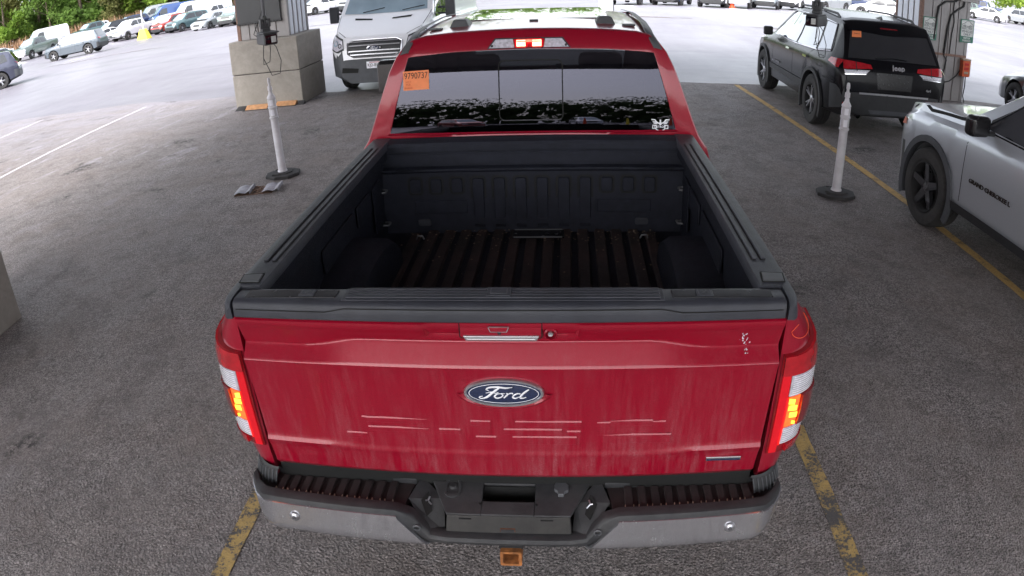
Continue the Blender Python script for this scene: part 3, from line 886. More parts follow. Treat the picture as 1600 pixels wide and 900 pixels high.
# bed tub: side walls, wheel housings, floor
tub = MB()
for s_ in (-1, 1):
    tub.grid([[(s_ * x, y, z) for x, z in ((.740, 1.40), (.745, 1.33), (.775, 1.30), (.785, 1.05), (.775, .93))] for y in (.08, .5, .9, 1.3, 1.80)])
tubo = tub.build('bed_wall', 'bed_liner', truck, smooth=40)
for s_ in (-1, 1):
    for (y0, y1, z0, z1) in ((1.50, 1.66, 1.02, 1.26), (1.22, 1.46, 1.16, 1.26), (.72, 1.16, 1.16, 1.26), (.16, .42, .98, 1.25)):
        p = MB(); p.box(*sorted((s_ * .776, s_ * .764)), y0, y1, z0, z1); p.build('wall_pad', 'bed_liner', tubo, smooth=0, bevel=.01)
    wh = MB(); rows = []
    for i in range(17):
        a = PI * i / 16; y = .92 - .42 * math.cos(a); z = .925 + .245 * math.sin(a) ** .7
        rows.append([(s_ * .785, y, z), (s_ * .64, y, z - .004), (s_ * .605, y, z - .03), (s_ * .60, y, .92)])
    wh.grid(rows); wh.build('wheel_housing', 'bed_liner', truck, smooth=50)
    for y, z in ((.12, 1.22), (.14, 1.02), (1.69, 1.18), (1.69, 1.0)):
        h = MB(); h.tube([(s_ * .778, y - .025, z), (s_ * .750, y - .02, z), (s_ * .748, y + .02, z), (s_ * .778, y + .025, z)], .006, 6); h.build('tie_down', 'pipe_grey', tubo)
fl = MB(); fl.box(-.785, .785, .07, 1.80, .90, .925); flo = fl.build('bed_floor', 'bed_liner', truck, smooth=0)
for k in range(15):
    x = (k - 7) * .087
    hw = .0235; y1 = 1.735 if abs(x) < .56 else 1.70
    p = MB(); p.prism([(x - hw - .006, .925), (x + hw + .006, .925), (x + hw, .944), (x - hw, .944)], 'y', .10, y1); p.build('floor_rib', 'bed_floor', flo, smooth=0, bevel=.003)
# head board of the bed
hbm = MB()
prof = [(1.745, .925), (1.752, 1.255), (1.735, 1.268), (1.735, 1.278), (1.775, 1.284), (1.775, 1.298), (1.750, 1.304), (1.752, 1.352), (1.757, 1.357), (1.757, 1.365), (1.750, 1.369), (1.752, 1.398), (1.762, 1.412), (1.80, 1.418), (1.862, 1.418), (1.862, 1.30)]
hbm.grid([[(x, y, z) for y, z in prof] for x in (-.80, -.70, 0, .70, .80)])
head = hbm.build('bed_headboard', 'headboard_liner', truck, smooth=30)
for i in range(12):
    x = (i - 5.5) * .110
    if 3 <= i <= 8: z0, z1 = .985, 1.236
    else: z0, z1 = 1.135, 1.236
    yb = 1.750
    g = MB(); o_ = rrect(x - .041, x + .041, z0, z1, .020); i_ = rrect(x - .030, x + .030, z0 + .011, z1 - .011, .014)
    g.grid([[(p[0], yb - .001, p[1]) for p in o_], [(p[0], yb - .001, p[1]) for p in i_]], True)
    g.build('rib_groove', 'dark_gap', head, smooth=0)
    g = MB(); g.grid([[(p[0], yb + .002, p[1]) for p in rrect(x - .0305, x + .0305, z0 + .0105, z1 - .0105, .014)], [(p[0], yb - .008, p[1]) for p in rrect(x - .026, x + .026, z0 + .015, z1 - .015, .012)]], True)
    q = rrect(x - .026, x + .026, z0 + .015, z1 - .015, .012); g.add([(p[0], yb - .008, p[1]) for p in q], [tuple(range(len(q)))])
    g.build('headboard_rib', 'headboard_liner', head, smooth=30)
    if 3 <= i <= 8:
        g = MB(); g.box(x - .028, x + .028, 1.738, 1.75, .955, .970); g.build('rib_foot', 'bed_liner', head, smooth=0, bevel=.003)
for s_ in (-1, 1):
    g = MB(); g.box(*sorted((s_ * .335, s_ * .615)), 1.738, 1.752, 1.035, 1.105); g.build('headboard_pad', 'headboard_liner', head, smooth=0, bevel=.006)
    g = MB(); g.prism(rrect(s_ * .57 - .035, s_ * .57 + .035, .965, 1.002, .012), 'y', 1.740, 1.752); g.build('anchor_plate', 'black_plastic', head, smooth=0, bevel=.003)
    g = MB(); g.tube([(s_ * .57 - .02, 1.60, .947), (s_ * .57 - .012, 1.60, .965), (s_ * .57 + .012, 1.60, .965), (s_ * .57 + .02, 1.60, .947)], .005, 6); g.build('floor_hook', 'pipe_grey', head)
    g = MB(); g.tube([(s_ * .72, 1.735, 1.262), (s_ * .68, 1.728, 1.277), (s_ * .60, 1.728, 1.277)], .004, 5); g.build('ledge_bead', 'bed_liner', head)
rnd = random.Random(3); g = MB()
for k in range(260):
    x, y = rnd.uniform(-.66, .66), 1.72 - abs(rnd.gauss(0, .10)) if k % 3 else rnd.uniform(.15, 1.7); s2 = rnd.uniform(.002, .007); a = rnd.random() * 6
    g.add([(x + s2 * math.cos(a + q), y + s2 * math.sin(a + q), .9465) for q in (0, 1.7, 3.3, 4.9)] + [(x, y, .9465 + s2 * .5)], [(0, 1, 4), (1, 2, 4), (2, 3, 4), (3, 0, 4)])
tag(g.build_one('bed_grit', 'debris_pale', flo, smooth=0), kind='stuff')
# metal carrier lying in the bed
cr_ = MB(); cr_.box(-.095, .165, 1.60, 1.70, .946, .954)
tag(cr_.build('metal_bracket', 'black_gloss', None, smooth=0, bevel=.002), 'thin black metal bracket lying on the ribbed truck bed floor against the head board', 'bracket')
br = bpy.data.objects['metal_bracket']
for y in (1.598, 1.700):
    g = MB(); g.box(-.09, .155, y - .0015, y + .0015, .950, .958); g.build('bracket_edge', 'pipe_grey', br, smooth=0, bevel=.001)

# cab
def cab_sec(y, k=1.0, dz=0.0, zl=.50):
    q = 1.0
    pts = [(.70, zl), (.93, zl + .04), (.975, .75), (.99, 1.0), (.975, 1.2), (.935, 1.33), (.885, 1.40), (.845, 1.50), (.795, 1.64), (.750, 1.76), (.712, 1.835), (.672, 1.888), (.628, 1.922), (.560, 1.938), (.40, 1.948), (.20, 1.953), (0, 1.955)]
    out = []
    for x, z in pts:
        if z > 1.33:
            z = 1.33 + (z - 1.33) * k + dz * sstep(1.6, 1.95, z)
        out.append((x, z))
    return out
def mirror_sec(sec, y): return [(x, y, z) for x, z in sec] + [(-x, y, z) for x, z in sec[-2::-1]]
def yb(z):   # back wall leans forward more and more towards the roof
    d = max(0, z - 1.42); return 1.905 + .093 * d + .07 * d * d + .333 * d ** 3 + (max(0, z - 1.88) * .35)
cabm = MB(); rows = []
base = cab_sec(2.1)
ctr = (0, 1.55)
for kk, off in ((.0, .012), (.35, .006), (.62, .002), (.86, .0), (.955, .004), (.985, .016), (1.0, .045)):
    rows.append([(x * lerp(1, 1, 1) * kk, yb(1.55 + (z - 1.55) * kk) + off - .0, 1.55 + (z - 1.55) * kk) for x, _, z in mirror_sec(base, 0)])
cabm.grid(rows)
capbvh = bvh_of(cabm)
fr = []
for y, k, dz, wsc in ((2.30, 1.0, .006, 1.012), (2.8, 1.0, .014, 1.02), (3.4, 1.0, .008, 1.02), (3.85, 1.0, -.016, 1.01), (4.05, .94, -.02, 1.0), (4.4, .55, 0, 1.0), (4.75, .05, 0, 1.0), (4.80, -.06, 0, 1.0), (5.2, -.14, 0, 1.0), (5.5, -.22, 0, .99), (5.62, -.34, 0, .96), (5.66, -.8, 0, .93)):
    rr = []
    for x, _, z in mirror_sec(cab_sec(y, k, dz), 0):
        rr.append((x * wsc, y, z))
    fr.append(rr)
cabm.grid([rows[-1]] + fr)
e0 = len(cabm.v) - len(fr[-1]); cabm.f.append(tuple(range(e0, len(cabm.v)))); cabm.mi.append(0)
# leave the back window open: drop the cap faces inside the glass outline
gl_lo = [(-.752, 1.436), (-.5, 1.430), (0, 1.428), (.5, 1.430), (.752, 1.436)]
gl_hi = [(-.640, 1.832), (-.4, 1.846), (0, 1.852), (.4, 1.846), (.640, 1.832)]
def in_glass(x, z, m_=.012):
    if not (1.44 + m_ < z < 1.845 - m_): return False
    return abs(x) < lerp(.752, .640, (z - 1.436) / .396) - m_
nf, nm_ = [], []
def inside_open(f):
    c = [Vector(cabm.v[i]) for i in f]
    mx = sum(c, Vector()) / len(c)
    return mx.y < 2.11 and all(in_glass(p.x, p.z, .0) for p in c)
# rebuild the back wall as a frame: outer ring is the body contour, inner ring the glass edge
cabm2 = MB()
con = [(x, z) for x, _, z in mirror_sec(base, 0)]
ncon = len(con)
def on_glass_ring(x, z):   # nearest point of glass outline along a ray from its centre
    cx, cz = 0, 1.64
    dx, dz = x - cx, z - cz
    best = 1e9
    poly = gl_lo + gl_hi[::-1]
    for (ax, az), (bx_, bz_) in zip(poly, poly[1:] + poly[:1]):
        ex, ez = bx_ - ax, bz_ - az; det = dx * (-ez) + dz * ex
        if abs(det) < 1e-9: continue
        t_ = ((ax - cx) * (-ez) + (az - cz) * ex) / det; u_ = (dx * (az - cz) - dz * (ax - cx)) / det
        if t_ > 0 and -1e-6 <= u_ <= 1 + 1e-6 and t_ < best: best = t_
    return cx + dx * best, cz + dz * best
# densify contour
dc = []
for a, b in zip(con[:-1], con[1:]):
    n = 3
    for k in range(n): dc.append((lerp(a[0], b[0], k / n), lerp(a[1], b[1], k / n)))
dc.append(con[-1])
bot = [(lerp(con[-1][0], con[0][0], k / 20), con[0][1]) for k in range(1, 20)]
full = dc + bot
ring_rows = []
inner = [on_glass_ring(x, z) for x, z in full]
for t_, off in ((1.0, .045), (.985, .018), (.95, .006), (.90, .001), (.5, 0), (.10, 0), (.03, .001), (0, .010)):
    ring_rows.append([(lerp(i[0], o[0], t_), yb(lerp(i[1], o[1], t_)) + off, lerp(i[1], o[1], t_)) for i, o in zip(inner, full)])
cabm2.grid(ring_rows, True)
fr0 = [(x, yb(z) + .045, z) for x, z in dc]
# main shell forward of the ring
def dens(rr):
    out = []
    for a, b in zip(rr[:-1], rr[1:]):
        for k in range(3): out.append(tuple(lerp(a[i], b[i], k / 3) for i in range(3)))
    out.append(rr[-1]); return out
shell_rows = [fr0] + [dens(rr) for rr in fr]
# windscreen and side windows left open between pillars: skip those faces
nn = len(fr0); bidx = len(cabm2.v); cabm2.v += [p for r in shell_rows for p in r]
for i in range(len(shell_rows) - 1):
    for j in range(nn - 1):
        q = [bidx + i * nn + j, bidx + i * nn + j + 1, bidx + (i + 1) * nn + j + 1, bidx + (i + 1) * nn + j]
        c = sum((Vector(cabm2.v[k]) for k in q), Vector()) / 4
        if i in (5, 6) and abs(c.x) < .70 and c.z > 1.34: continue          # windscreen
        if 1 <= i <= 3 and 1.42 < c.z < 1.80 and abs(c.x) > .5: continue      # side glass
        cabm2.f.append(tuple(q)); cabm2.mi.append(0)
cabm2.f.append(tuple(range(bidx + (len(shell_rows) - 1) * nn, bidx + len(shell_rows) * nn))); cabm2.mi.append(0)
cab = cabm2.build('cab', 'truck_red', truck, smooth=38)
# rear window: fixed panes left and right and the sliding middle pane in a frame
gb = MB(); rows = []
for j in range(9):
    t_ = j / 8; r_ = []
    for i in range(25):
        s2 = -1 + 2 * i / 24
        xl, zl = np.interp(s2 * .752, [p[0] for p in gl_lo], [p[0] for p in gl_lo]), np.interp(s2 * .752, [p[0] for p in gl_lo], [p[1] for p in gl_lo])
        zh = np.interp(s2 * .640, [p[0] for p in gl_hi], [p[1] for p in gl_hi])
        x = lerp(s2 * .752, s2 * .640, t_); z = lerp(zl, zh, t_)
        r_.append((float(x), yb(z) - .002, float(z)))
    rows.append(r_)
gb.grid(rows)
rw = gb.build('rear_window', 'truck_glass', truck, smooth=60)
def onw(x, z, off=.006): return (x, yb(z) - .002 - off, z)
g = MB(); o_ = [onw(x, z) for x, z in rrect(-.166, .168, 1.485, 1.800, .030, 5)]; i_ = [onw(x, z) for x, z in rrect(-.160, .162, 1.491, 1.794, .026, 5)]
g.grid([o_, i_], True); g.build('window_frame', 'dark_gap', rw, smooth=0)
g = MB(); g.tube([onw(-.155, 1.492), onw(-.14, 1.488), onw(.14, 1.488), onw(.157, 1.492)], .003, 5); g.build('window_sill', 'pipe_grey', rw)
g = MB(); rr = [onw(x, z, .001) for x, z in gl_lo]
g.grid([[ (x, yb(z) - .006, z) for x, z in ((-.765, 1.425), (-.5, 1.419), (0, 1.417), (.5, 1.419), (.765, 1.425))], [(x, yb(z) - .012, z) for x, z in ((-.765, 1.431), (-.5, 1.425), (0, 1.423), (.5, 1.425), (.765, 1.431))], [(x, yb(z) - .004, z) for x, z in ((-.76, 1.437), (-.5, 1.431), (0, 1.429), (.5, 1.431), (.76, 1.437))]])
g.build('window_ledge', 'truck_red', cab, smooth=60)
# dark interior lining, seats, dash, mirror
inn = MB()
inn.box(-.80, .80, 2.2, 4.6, .55, .60)
inn.add([(-.60, 2.12, 1.90), (.60, 2.12, 1.90), (.60, 3.9, 1.90), (-.60, 3.9, 1.90)], [(0, 1, 2, 3)])
inn.add([(-.90, 2.06, .6), (.90, 2.06, .6), (.80, 2.06, 1.50), (-.80, 2.06, 1.50)], [(0, 1, 2, 3)])
inn.box(-.84, .84, 4.25, 4.65, .6, 1.30)
inn.add([(-.60, 2.07, 1.848), (.60, 2.07, 1.848), (.60, 2.12, 1.90), (-.60, 2.12, 1.90)], [(0, 1, 2, 3)])
inn.build('cab_lining', 'seat_black', cab, smooth=0)
for s_ in (-1, 0, 1):
    g = MB(); g.box(s_ * .50 - .25, s_ * .50 + .25, 2.25, 2.42, .9, 1.46); g.build('rear_seat', 'seat_black', cab, smooth=0, bevel=.04)
    if s_:
        g = MB(); g.box(s_ * .50 - .14, s_ * .50 + .14, 2.22, 2.34, 1.46, 1.60); g.build('headrest', 'seat_black', cab, smooth=0, bevel=.045)
        g = MB(); g.box(s_ * .42 - .27, s_ * .42 + .27, 3.1, 3.3, .8, 1.50); g.build('front_seat', 'seat_black', cab, smooth=0, bevel=.05)
        g = MB(); g.box(s_ * .42 - .15, s_ * .42 + .15, 3.12, 3.24, 1.52, 1.68); g.build('headrest', 'seat_black', cab, smooth=0, bevel=.04)
g = MB(); g.box(.045, .225, 3.88, 3.92, 1.365, 1.435); g.build('interior_mirror', 'seat_black', cab, smooth=0, bevel=.015)
g = MB(); g.box(.10, .15, 3.89, 3.93, 1.43, 1.50); g.build('mirror_stem', 'seat_black', cab, smooth=0, bevel=.015)
# windscreen
g = MB(); g.grid([[(x, y, z) for x in (-.72, -.4, 0, .4, .72)] for y, z in ((4.0, 1.905), (4.4, 1.665), (4.78, 1.34))]); g.build('windscreen', 'windscreen_clear', cab, smooth=60)
# hi-level stop lamp
def onc(x, z, off=.006): return (x, yb(z) - off, z)
bz0, bz1 = 1.862, 1.905
g = MB()
top_, bot_ = [(-.176, bz1), (.166, bz1)], [(-.214, bz0), (.204, bz0)]
def trap(x0t, x1t, x0b, x1b, za, zb2, off, mats, nm, par):
    g = MB(); A = []
    for k in range(9):
        A.append((lerp(x0t, x1t, k / 8), lerp(x0b, x1b, k / 8)))
    rws = [[onc(b, za, 0) for a, b in A], [onc(b, za, off) for a, b in A], [onc(a, zb2, off) for a, b in A], [onc(a, zb2, 0) for a, b in A]]
    g.grid(rws)
    g.add([rws[0][0], rws[1][0], rws[2][0], rws[3][0]], [(0, 1, 2, 3)]); g.add([rws[0][-1], rws[1][-1], rws[2][-1], rws[3][-1]], [(0, 1, 2, 3)])
    return g.build(nm, mats, par, smooth=30)
bz_ = trap(-.182, .172, -.222, .212, bz0 - .005, bz1 + .005, .004, 'black_plastic', 'stop_lamp_housing', cab)
trap(-.176, -.088, -.212, -.080, bz0, bz1, .010, 'lamp_clear', 'cargo_lamp', bz_)
trap(.080, .166, .072, .202, bz0, bz1, .010, 'lamp_clear', 'cargo_lamp', bz_)
trap(-.086, .078, -.078, .070, bz0, bz1, .0095, 'lamp_red', 'stop_lamp', bz_)
for x0, x1 in ((-.068, -.022), (.014, .060)):
    trap(x0, x1, x0, x1, bz0 + .006, bz1 - .006, .014, 'brake_core', 'stop_lamp_segment', bz_)
trap(-.066, .058, -.066, .058, bz1 - .016, bz1 - .004, .0135, 'brake_lit', 'stop_lamp_segment', bz_)
for x in (-.196, .186):
    g = MB(); g.lathe([(.0, -.004), (.006, -.003), (.008, .004)], 'y', (x, yb(1.872) - .010, 1.872), 10, False); g.build('screw', 'black_gloss', bz_)
# roof trims
for s_ in (-1, 1):
    g = MB(); rows = []
    for y, z in ((yb(1.86) - .004, 1.850), (yb(1.9) - .008, 1.895), (2.085, 1.930), (2.16, 1.945), (2.5, 1.955), (3.2, 1.958), (3.85, 1.93)):
        c_ = .628 + (.012 if y > 2.2 else 0)
        if z < 1.9: c_ = .668 - (z - 1.85) * .5
        rows.append([(s_ * (c_ - .026), y, z + .002), (s_ * (c_ - .022), y - .004, z + .007), (s_ * (c_ + .018), y - .003, z - .004), (s_ * (c_ + .024), y, z - .014)])
    g.grid(rows); g.build('roof_ditch_trim', 'roof_clip_grey', cab, smooth=50)
    g = MB()
    x = s_ * .408
    vs = [(x - .058, 2.30, 1.945), (x + .058, 2.30, 1.945), (x + .055, 2.50, 1.955), (x - .055, 2.50, 1.955), (x - .036, 2.32, 1.994), (x + .036, 2.32, 1.994), (x + .034, 2.45, 1.990), (x - .034, 2.45, 1.990)]
    g.add(vs, [(0, 3, 2, 1), (4, 5, 6, 7), (0, 1, 5, 4), (1, 2, 6, 5), (2, 3, 7, 6), (3, 0, 4, 7)])
    g.build('roof_clip', 'roof_clip_grey', cab, smooth=0, bevel=.008)
    g = MB(); g.box(*sorted((s_ * .50, s_ * .57)), 2.24, 2.30, 1.946, 1.956); g.build('roof_bump', 'roof_clip_grey', cab, smooth=0, bevel=.003)
    g = MB(); rows = []
    for y in (2.12, 2.3, 2.9, 3.4, 3.8): rows.append([(s_ * (.86), y, 1.42), (s_ * .80, y, 1.62), (s_ * .735, y, 1.80)])
    g.grid(rows); g.build('side_window', 'car_glass', cab, smooth=60)
    # door mirror: the left one swung out, the right one folded in
    if s_ < 0:
        g = MB(); g.box(-1.385, -1.18, 4.02, 4.16, 1.27, 1.56); mo = g.build('door_mirror', 'black_gloss', truck, smooth=0, bevel=.05, seg=4)
        g = MB(); g.box(-1.365, -1.20, 4.012, 4.022, 1.30, 1.53); g.build('mirror_glass', 'lens_glass', mo, smooth=0, bevel=.003)
        g = MB(); g.box(-1.24, -.90, 4.06, 4.12, 1.33, 1.39); g.build('mirror_arm', 'black_plastic', mo, smooth=0, bevel=.01)
    else:
        g = MB(); g.box(.935, 1.03, 3.85, 4.08, 1.20, 1.42); mo = g.build('door_mirror', 'black_gloss', truck, smooth=0, bevel=.035, seg=3)
g = MB(); g.grid([[(x, y, 1.9705 + dz) for x in (-.44, 0, .44)] for y, dz in ((2.62, -.004), (2.9, .0005), (3.3, .0), (3.6, -.004))]); g.build('sunroof', 'car_glass', cab, smooth=60)
g = MB(); g.box(-.02, .03, 2.42, 2.45, 1.955, 1.972); g.build('roof_stub', 'black_plastic', cab, smooth=0, bevel=.003)
g = MB(); g.tube([(.62, 4.75, 1.25), (.62, 4.80, 2.02)], .004, 6); g.build('aerial', 'dark_gap', cab)
for s_ in (-1, 1):
    put_wheel(truck, 'truck', s_ * .86, .93, s_); put_wheel(truck, 'truck', s_ * .86, 4.62, s_)
# chassis and underside
g = MB(); g.box(-.80, .80, .16, 5.5, .46, .70); g.box(-.95, -.80, 1.7, 3.9, .5, .62); g.box(.80, .95, 1.7, 3.9, .5, .62); g.build('chassis', 'well_black', truck, smooth=0)
g = MB(); g.box(-.79, .79, .03, .15, .72, .93); g.box(-.86, .86, .10, .30, .60, .84); g.build('rear_sill', 'dark_gap', truck, smooth=0)

# ---------------------------------------------------------------- rear bumper
def byr(x): return -.143 + .033 * (abs(x) / .82) ** 2 + .105 * (max(0, abs(x) - .80) / .10) ** 2     # plan curve of the rear face
bump = MB(); rows = []
xs = [-.895, -.885, -.86, -.82, -.76] + list(np.linspace(-.70, .70, 29)) + [.76, .82, .86, .885, .895]
def notch(x): return 1 - sstep(.235, .325, abs(x))
for x in xs:
    n_ = notch(x); e_ = sstep(.80, .9, abs(x)); y = byr(x)
    zt = lerp(.748, .640, n_) - .01 * e_
    rows.append([(x, .06, .60 + .04 * e_), (x, y + .06, .580 + .06 * e_), (x, y + .012, .600 + .05 * e_), (x, y - .0, .625 + .04 * e_), (x, y - .002, zt - .016), (x, y + .004, zt - .004), (x, y + .016, zt), (x, y + .045, zt - .004), (x, y + .056, zt - .03)])
bump.grid(rows)
for s2 in (0, len(xs) - 1):
    b = s2 * 9; bump.f.append(tuple(range(b, b + 9))); bump.mi.append(0)
bumper = bump.build('rear_bumper', 'bumper_plastic', truck, smooth=38)
# steel faces left and right
for s_ in (-1, 1):
    g = MB(); rows = []
    for k in range(31):
        t_ = k / 30
        r_ = []
        for j in range(12):
            v = j / 11
            xin = lerp(.248, .348, min(1, v / .93) ** 1.0)   # slanting inner end
            x = lerp(xin, .905, t_)
            e_ = sstep(.78, .9, x)
            z = lerp(.602 + .055 * e_, .728 - .012 * e_, v)
            bulge = .010 * ((1 - v) / .72 if v > .28 else math.sin(PI / 2 * v / .28))
            y = byr(x) - .008 - bulge * (1 - e_) + (.018 if v < .01 else 0)
            r_.append((s_ * x, y, z))
        rows.append(r_)
    g.grid(rows)
    # thickness lip on top
    g.grid([[r[-1] for r in rows], [(r[-1][0], r[-1][1] + .010, r[-1][2] + .001) for r in rows]])
    g.grid([rows[0], [(p[0], p[1] + .012, p[2]) for p in rows[0]]])
    st = g.build('bumper_face', 'bumper_steel', bumper, smooth=50)
    g = MB(); yv = byr(.69) - .014; g.lathe([(0, -.008), (.009, -.008), (.012, -.005), (.018, -.003), (.020, .006)], 'y', (s_ * .705, yv, .682), 20, False); sn = g.build('parking_sensor', 'satin_silver', st)
    g = MB(); g.lathe([(0, -.0095), (.0065, -.0095), (.008, -.006)], 'y', (s_ * .705, yv, .682), 14, False); g.build('sensor_face', 'pipe_grey', sn)
    g = MB(); yv = byr(.28) - .004; g.lathe([(.012, .004), (.013, -.004), (.010, -.006), (.008, -.001)], 'y', (s_ * .285, yv, .683), 16, False); g.build('bumper_socket', 'roof_clip_grey', bumper)
    # step pad with ribs
    g = MB(); poly = [(s_ * .315, .045), (s_ * .335, byr(.335) + .052), (s_ * .55, byr(.55) + .052), (s_ * .78, byr(.78) + .050), (s_ * .825, .035), (s_ * .80, .055)]
    g.prism(poly if s_ > 0 else poly[::-1], 'z', .690, .716); pad = g.build('step_pad', 'step_plastic', bumper, smooth=0)
    for k in range(10):
        x = s_ * (.385 + k * .0435)
        yf = byr(x) + .056
        g = MB(); g.prism([(yf, .714), (.032, .714), (.026, .727), (yf + .006, .727)], 'x', x - .0125, x + .0125); g.build('step_rib', 'step_plastic', pad, smooth=0, bevel=.003)
        for dx in (-.0125, .0125):
            g.v = []; g.f = []; g.mi = []
    for k in range(10):
        g = MB()
        for dx in (-.0135, .0135):
            x = s_ * (.385 + k * .0435) + dx; g.box(x - .0012, x + .0012, byr(x) + .0545, byr(x) + .066, .722, .7335)
        g.build('rib_edge', 'tan_box', pad, smooth=0)
    g = MB(); g.prism([(s_ * .31, .028), (s_ * .80, .040), (s_ * .835, .062), (s_ * .30, .062)][::s_], 'z', .712, .738); g.build('step_ledge', 'bumper_plastic', bumper, smooth=0, bevel=.004)
    # black side shield between lamp and bumper end
    g = MB(); rows = []
    for k in range(9):
        t_ = k / 8; a = PI / 2 * (1 - t_)
        x = .80 + .100 * math.cos(a); y = .10 - .105 * math.sin(a) + .0
        rows.append([(s_ * (x + .004), y - .006, .716), (s_ * (x + .002), y, .745), (s_ * (x - .012), y + .012, .775)])
    g.grid(rows); sh = g.build('end_pad', 'bumper_plastic', bumper, smooth=50)
    g = MB()
    for k in range(11):
        a = PI / 2 * (1 - k / 10); x = .80 + .103 * math.cos(a); y = .10 - .108 * math.sin(a)
        g.tube([(s_ * (x + .006), y - .008, .718), (s_ * (x - .006), y + .006, .768)], .0022, 4)
    g.build('end_rib', 'roof_clip_grey', sh, smooth=0)
    g = MB(); g.prism([(s_ * .74, .10), (s_ * .88, .10), (s_ * .885, .02), (s_ * .85, -.055), (s_ * .76, -.085)][::s_], 'z', .690, .704); g.build('end_shelf', 'bumper_plastic', bumper, smooth=0)
    # inner cheeks with tow-hook opening
    g = MB(); g.add([(s_ * .295, .05, .735), (s_ * .325, -.05, .722), (s_ * .245, -.135, .632), (s_ * .205, -.10, .622), (s_ * .215, -.02, .70)], [(0, 1, 2, 3, 4)]); ck = g.build('bumper_cheek', 'bumper_plastic', bumper, smooth=0)
    g = MB(); g.add([(s_ * .262, -.012, .7235), (s_ * .285, -.045, .712), (s_ * .262, -.090, .682), (s_ * .245, -.070, .690)], [(0, 1, 2, 3)]); g.build('hook_opening', 'dark_gap', ck, smooth=0)
    g = MB(); g.tube([(s_ * .250, -.055, .703), (s_ * .262, -.045, .712), (s_ * .270, -.045, .712)], .003, 5); g.tube([(s_ * .262, -.045, .712), (s_ * .258, -.030, .716)], .003, 5); g.build('tow_hook', 'satin_silver', ck)
# licence plate bay
def slab(poly, zf, nm, mt, par, thick=.01):
    g = MB(); a = [(x, y, zf(y)) for x, y in poly]; b = [(x, y, zf(y) - thick) for x, y in poly]; n = len(a)
    g.add(a + b, [tuple(range(n)), tuple(range(n, 2 * n))[::-1]] + [(i, (i + 1) % n, n + (i + 1) % n, n + i) for i in range(n)])
    return g.build(nm, mt, par, smooth=0, bevel=.003)
zt_ = lambda y: interp([(-.10, .705), (.06, .738)], y)
# top shelf built round its opening
sh = slab([(-.268, .058), (-.085, .058), (-.085, -.095), (-.196, -.095)], zt_, 'plate_shelf', 'bumper_plastic', bumper)
slab([(.085, .058), (.275, .058), (.200, -.095), (.085, -.095)], zt_, 'plate_shelf', 'bumper_plastic', bumper)
slab([(-.0845, .058), (.0845, .058), (.0845, .026), (-.0845, .026)], zt_, 'plate_shelf', 'bumper_plastic', bumper)
slab([(-.0845, -.042), (.0845, -.042), (.0845, -.095), (-.0845, -.095)], zt_, 'plate_shelf', 'bumper_plastic', bumper)
g = MB(); g.box(-.0845, .0845, -.041, .025, .655, .66); g.box(-.0845, .0845, .024, .030, .66, .72); g.build('slot_floor', 'dark_gap', bumper, smooth=0)
g = MB(); g.tube([(-.07, -.01, .672), (-.01, -.012, .676), (.0, -.02, .690), (.012, -.012, .675), (.07, -.008, .672)], .004, 5); g.build('slot_latch', 'pipe_grey', bumper)
# plug cover and loop on the shelf
g = MB(); o_ = rrect(-.212, -.158, -.035, .045, .026, 5)
g.grid([[(x, y, zt_(y) + .0005) for x, y in o_], [(x, y, zt_(y) + .006) for x, y in o_], [(-.185 + (x + .185) * .75, .005 + (y - .005) * .80, zt_(y) + .006) for x, y in o_], [(-.185 + (x + .185) * .68, .005 + (y - .005) * .75, zt_(y) + .001) for x, y in o_]], True)
g.build('plug_ring', 'bumper_plastic', bumper, smooth=40)
g = MB(); g.lathe([(0, .012), (.012, .012), (.014, .004)], 'z', (-.185, .012, .722), 14, False); g.box(-.200, -.170, -.030, -.012, .716, .726); g.build('plug_cap', 'bumper_plastic', bumper, smooth=30, bevel=.002)
g = MB(); g.prism([(.152, .038), (.178, .038), (.192, .020), (.192, -.004), (.178, -.012), (.178, -.024), (.158, -.024), (.158, -.010), (.146, .0), (.146, .022)], 'z', zt_(.0) - .004, zt_(.0) + .011); g.build('socket_cover', 'roof_clip_grey', bumper, smooth=0, bevel=.003)
g = MB()
for x, y in ((-.095, .042), (.095, .042), (-.09, -.055), (.09, -.055)): g.lathe([(0, .003), (.004, .003), (.004, -.002)], 'z', (x, y, zt_(y)), 8, False)
g.build('screws', 'dark_gap', bumper, smooth=0)
# plate face
g = MB(); g.add([(-.194, -.098, .701), (.198, -.098, .701), (.206, -.112, .622), (-.202, -.112, .622), (-.194, -.07, .701), (.198, -.07, .701), (.206, -.07, .622), (-.202, -.07, .622)],
      [(0, 1, 2, 3), (4, 7, 6, 5), (0, 4, 5, 1), (1, 5, 6, 2), (2, 6, 7, 3), (3, 7, 4, 0)]); pf = g.build('plate_panel', 'plate_panel', bumper, smooth=0, bevel=.003)
for x in (-.135, .125):
    g = MB(); g.box(x - .020, x + .020, -.1015, -.095, .6875, .6925); g.build('plate_slot', 'dark_gap', pf, smooth=0)
g = MB(); g.box(-.022, .022, -.1095, -.105, .640, .655); g.build('plate_stamp', 'bumper_plastic', pf, smooth=0)
g = MB(); g.box(-.024, .024, -.1085, -.105, .638, .657); g.build('stamp_edge', 'rust_dark', pf, smooth=0)
g = MB(); g.box(-.24, .24, -.10, .05, .592, .62); g.build('bay_floor', 'dark_gap', bumper, smooth=0)
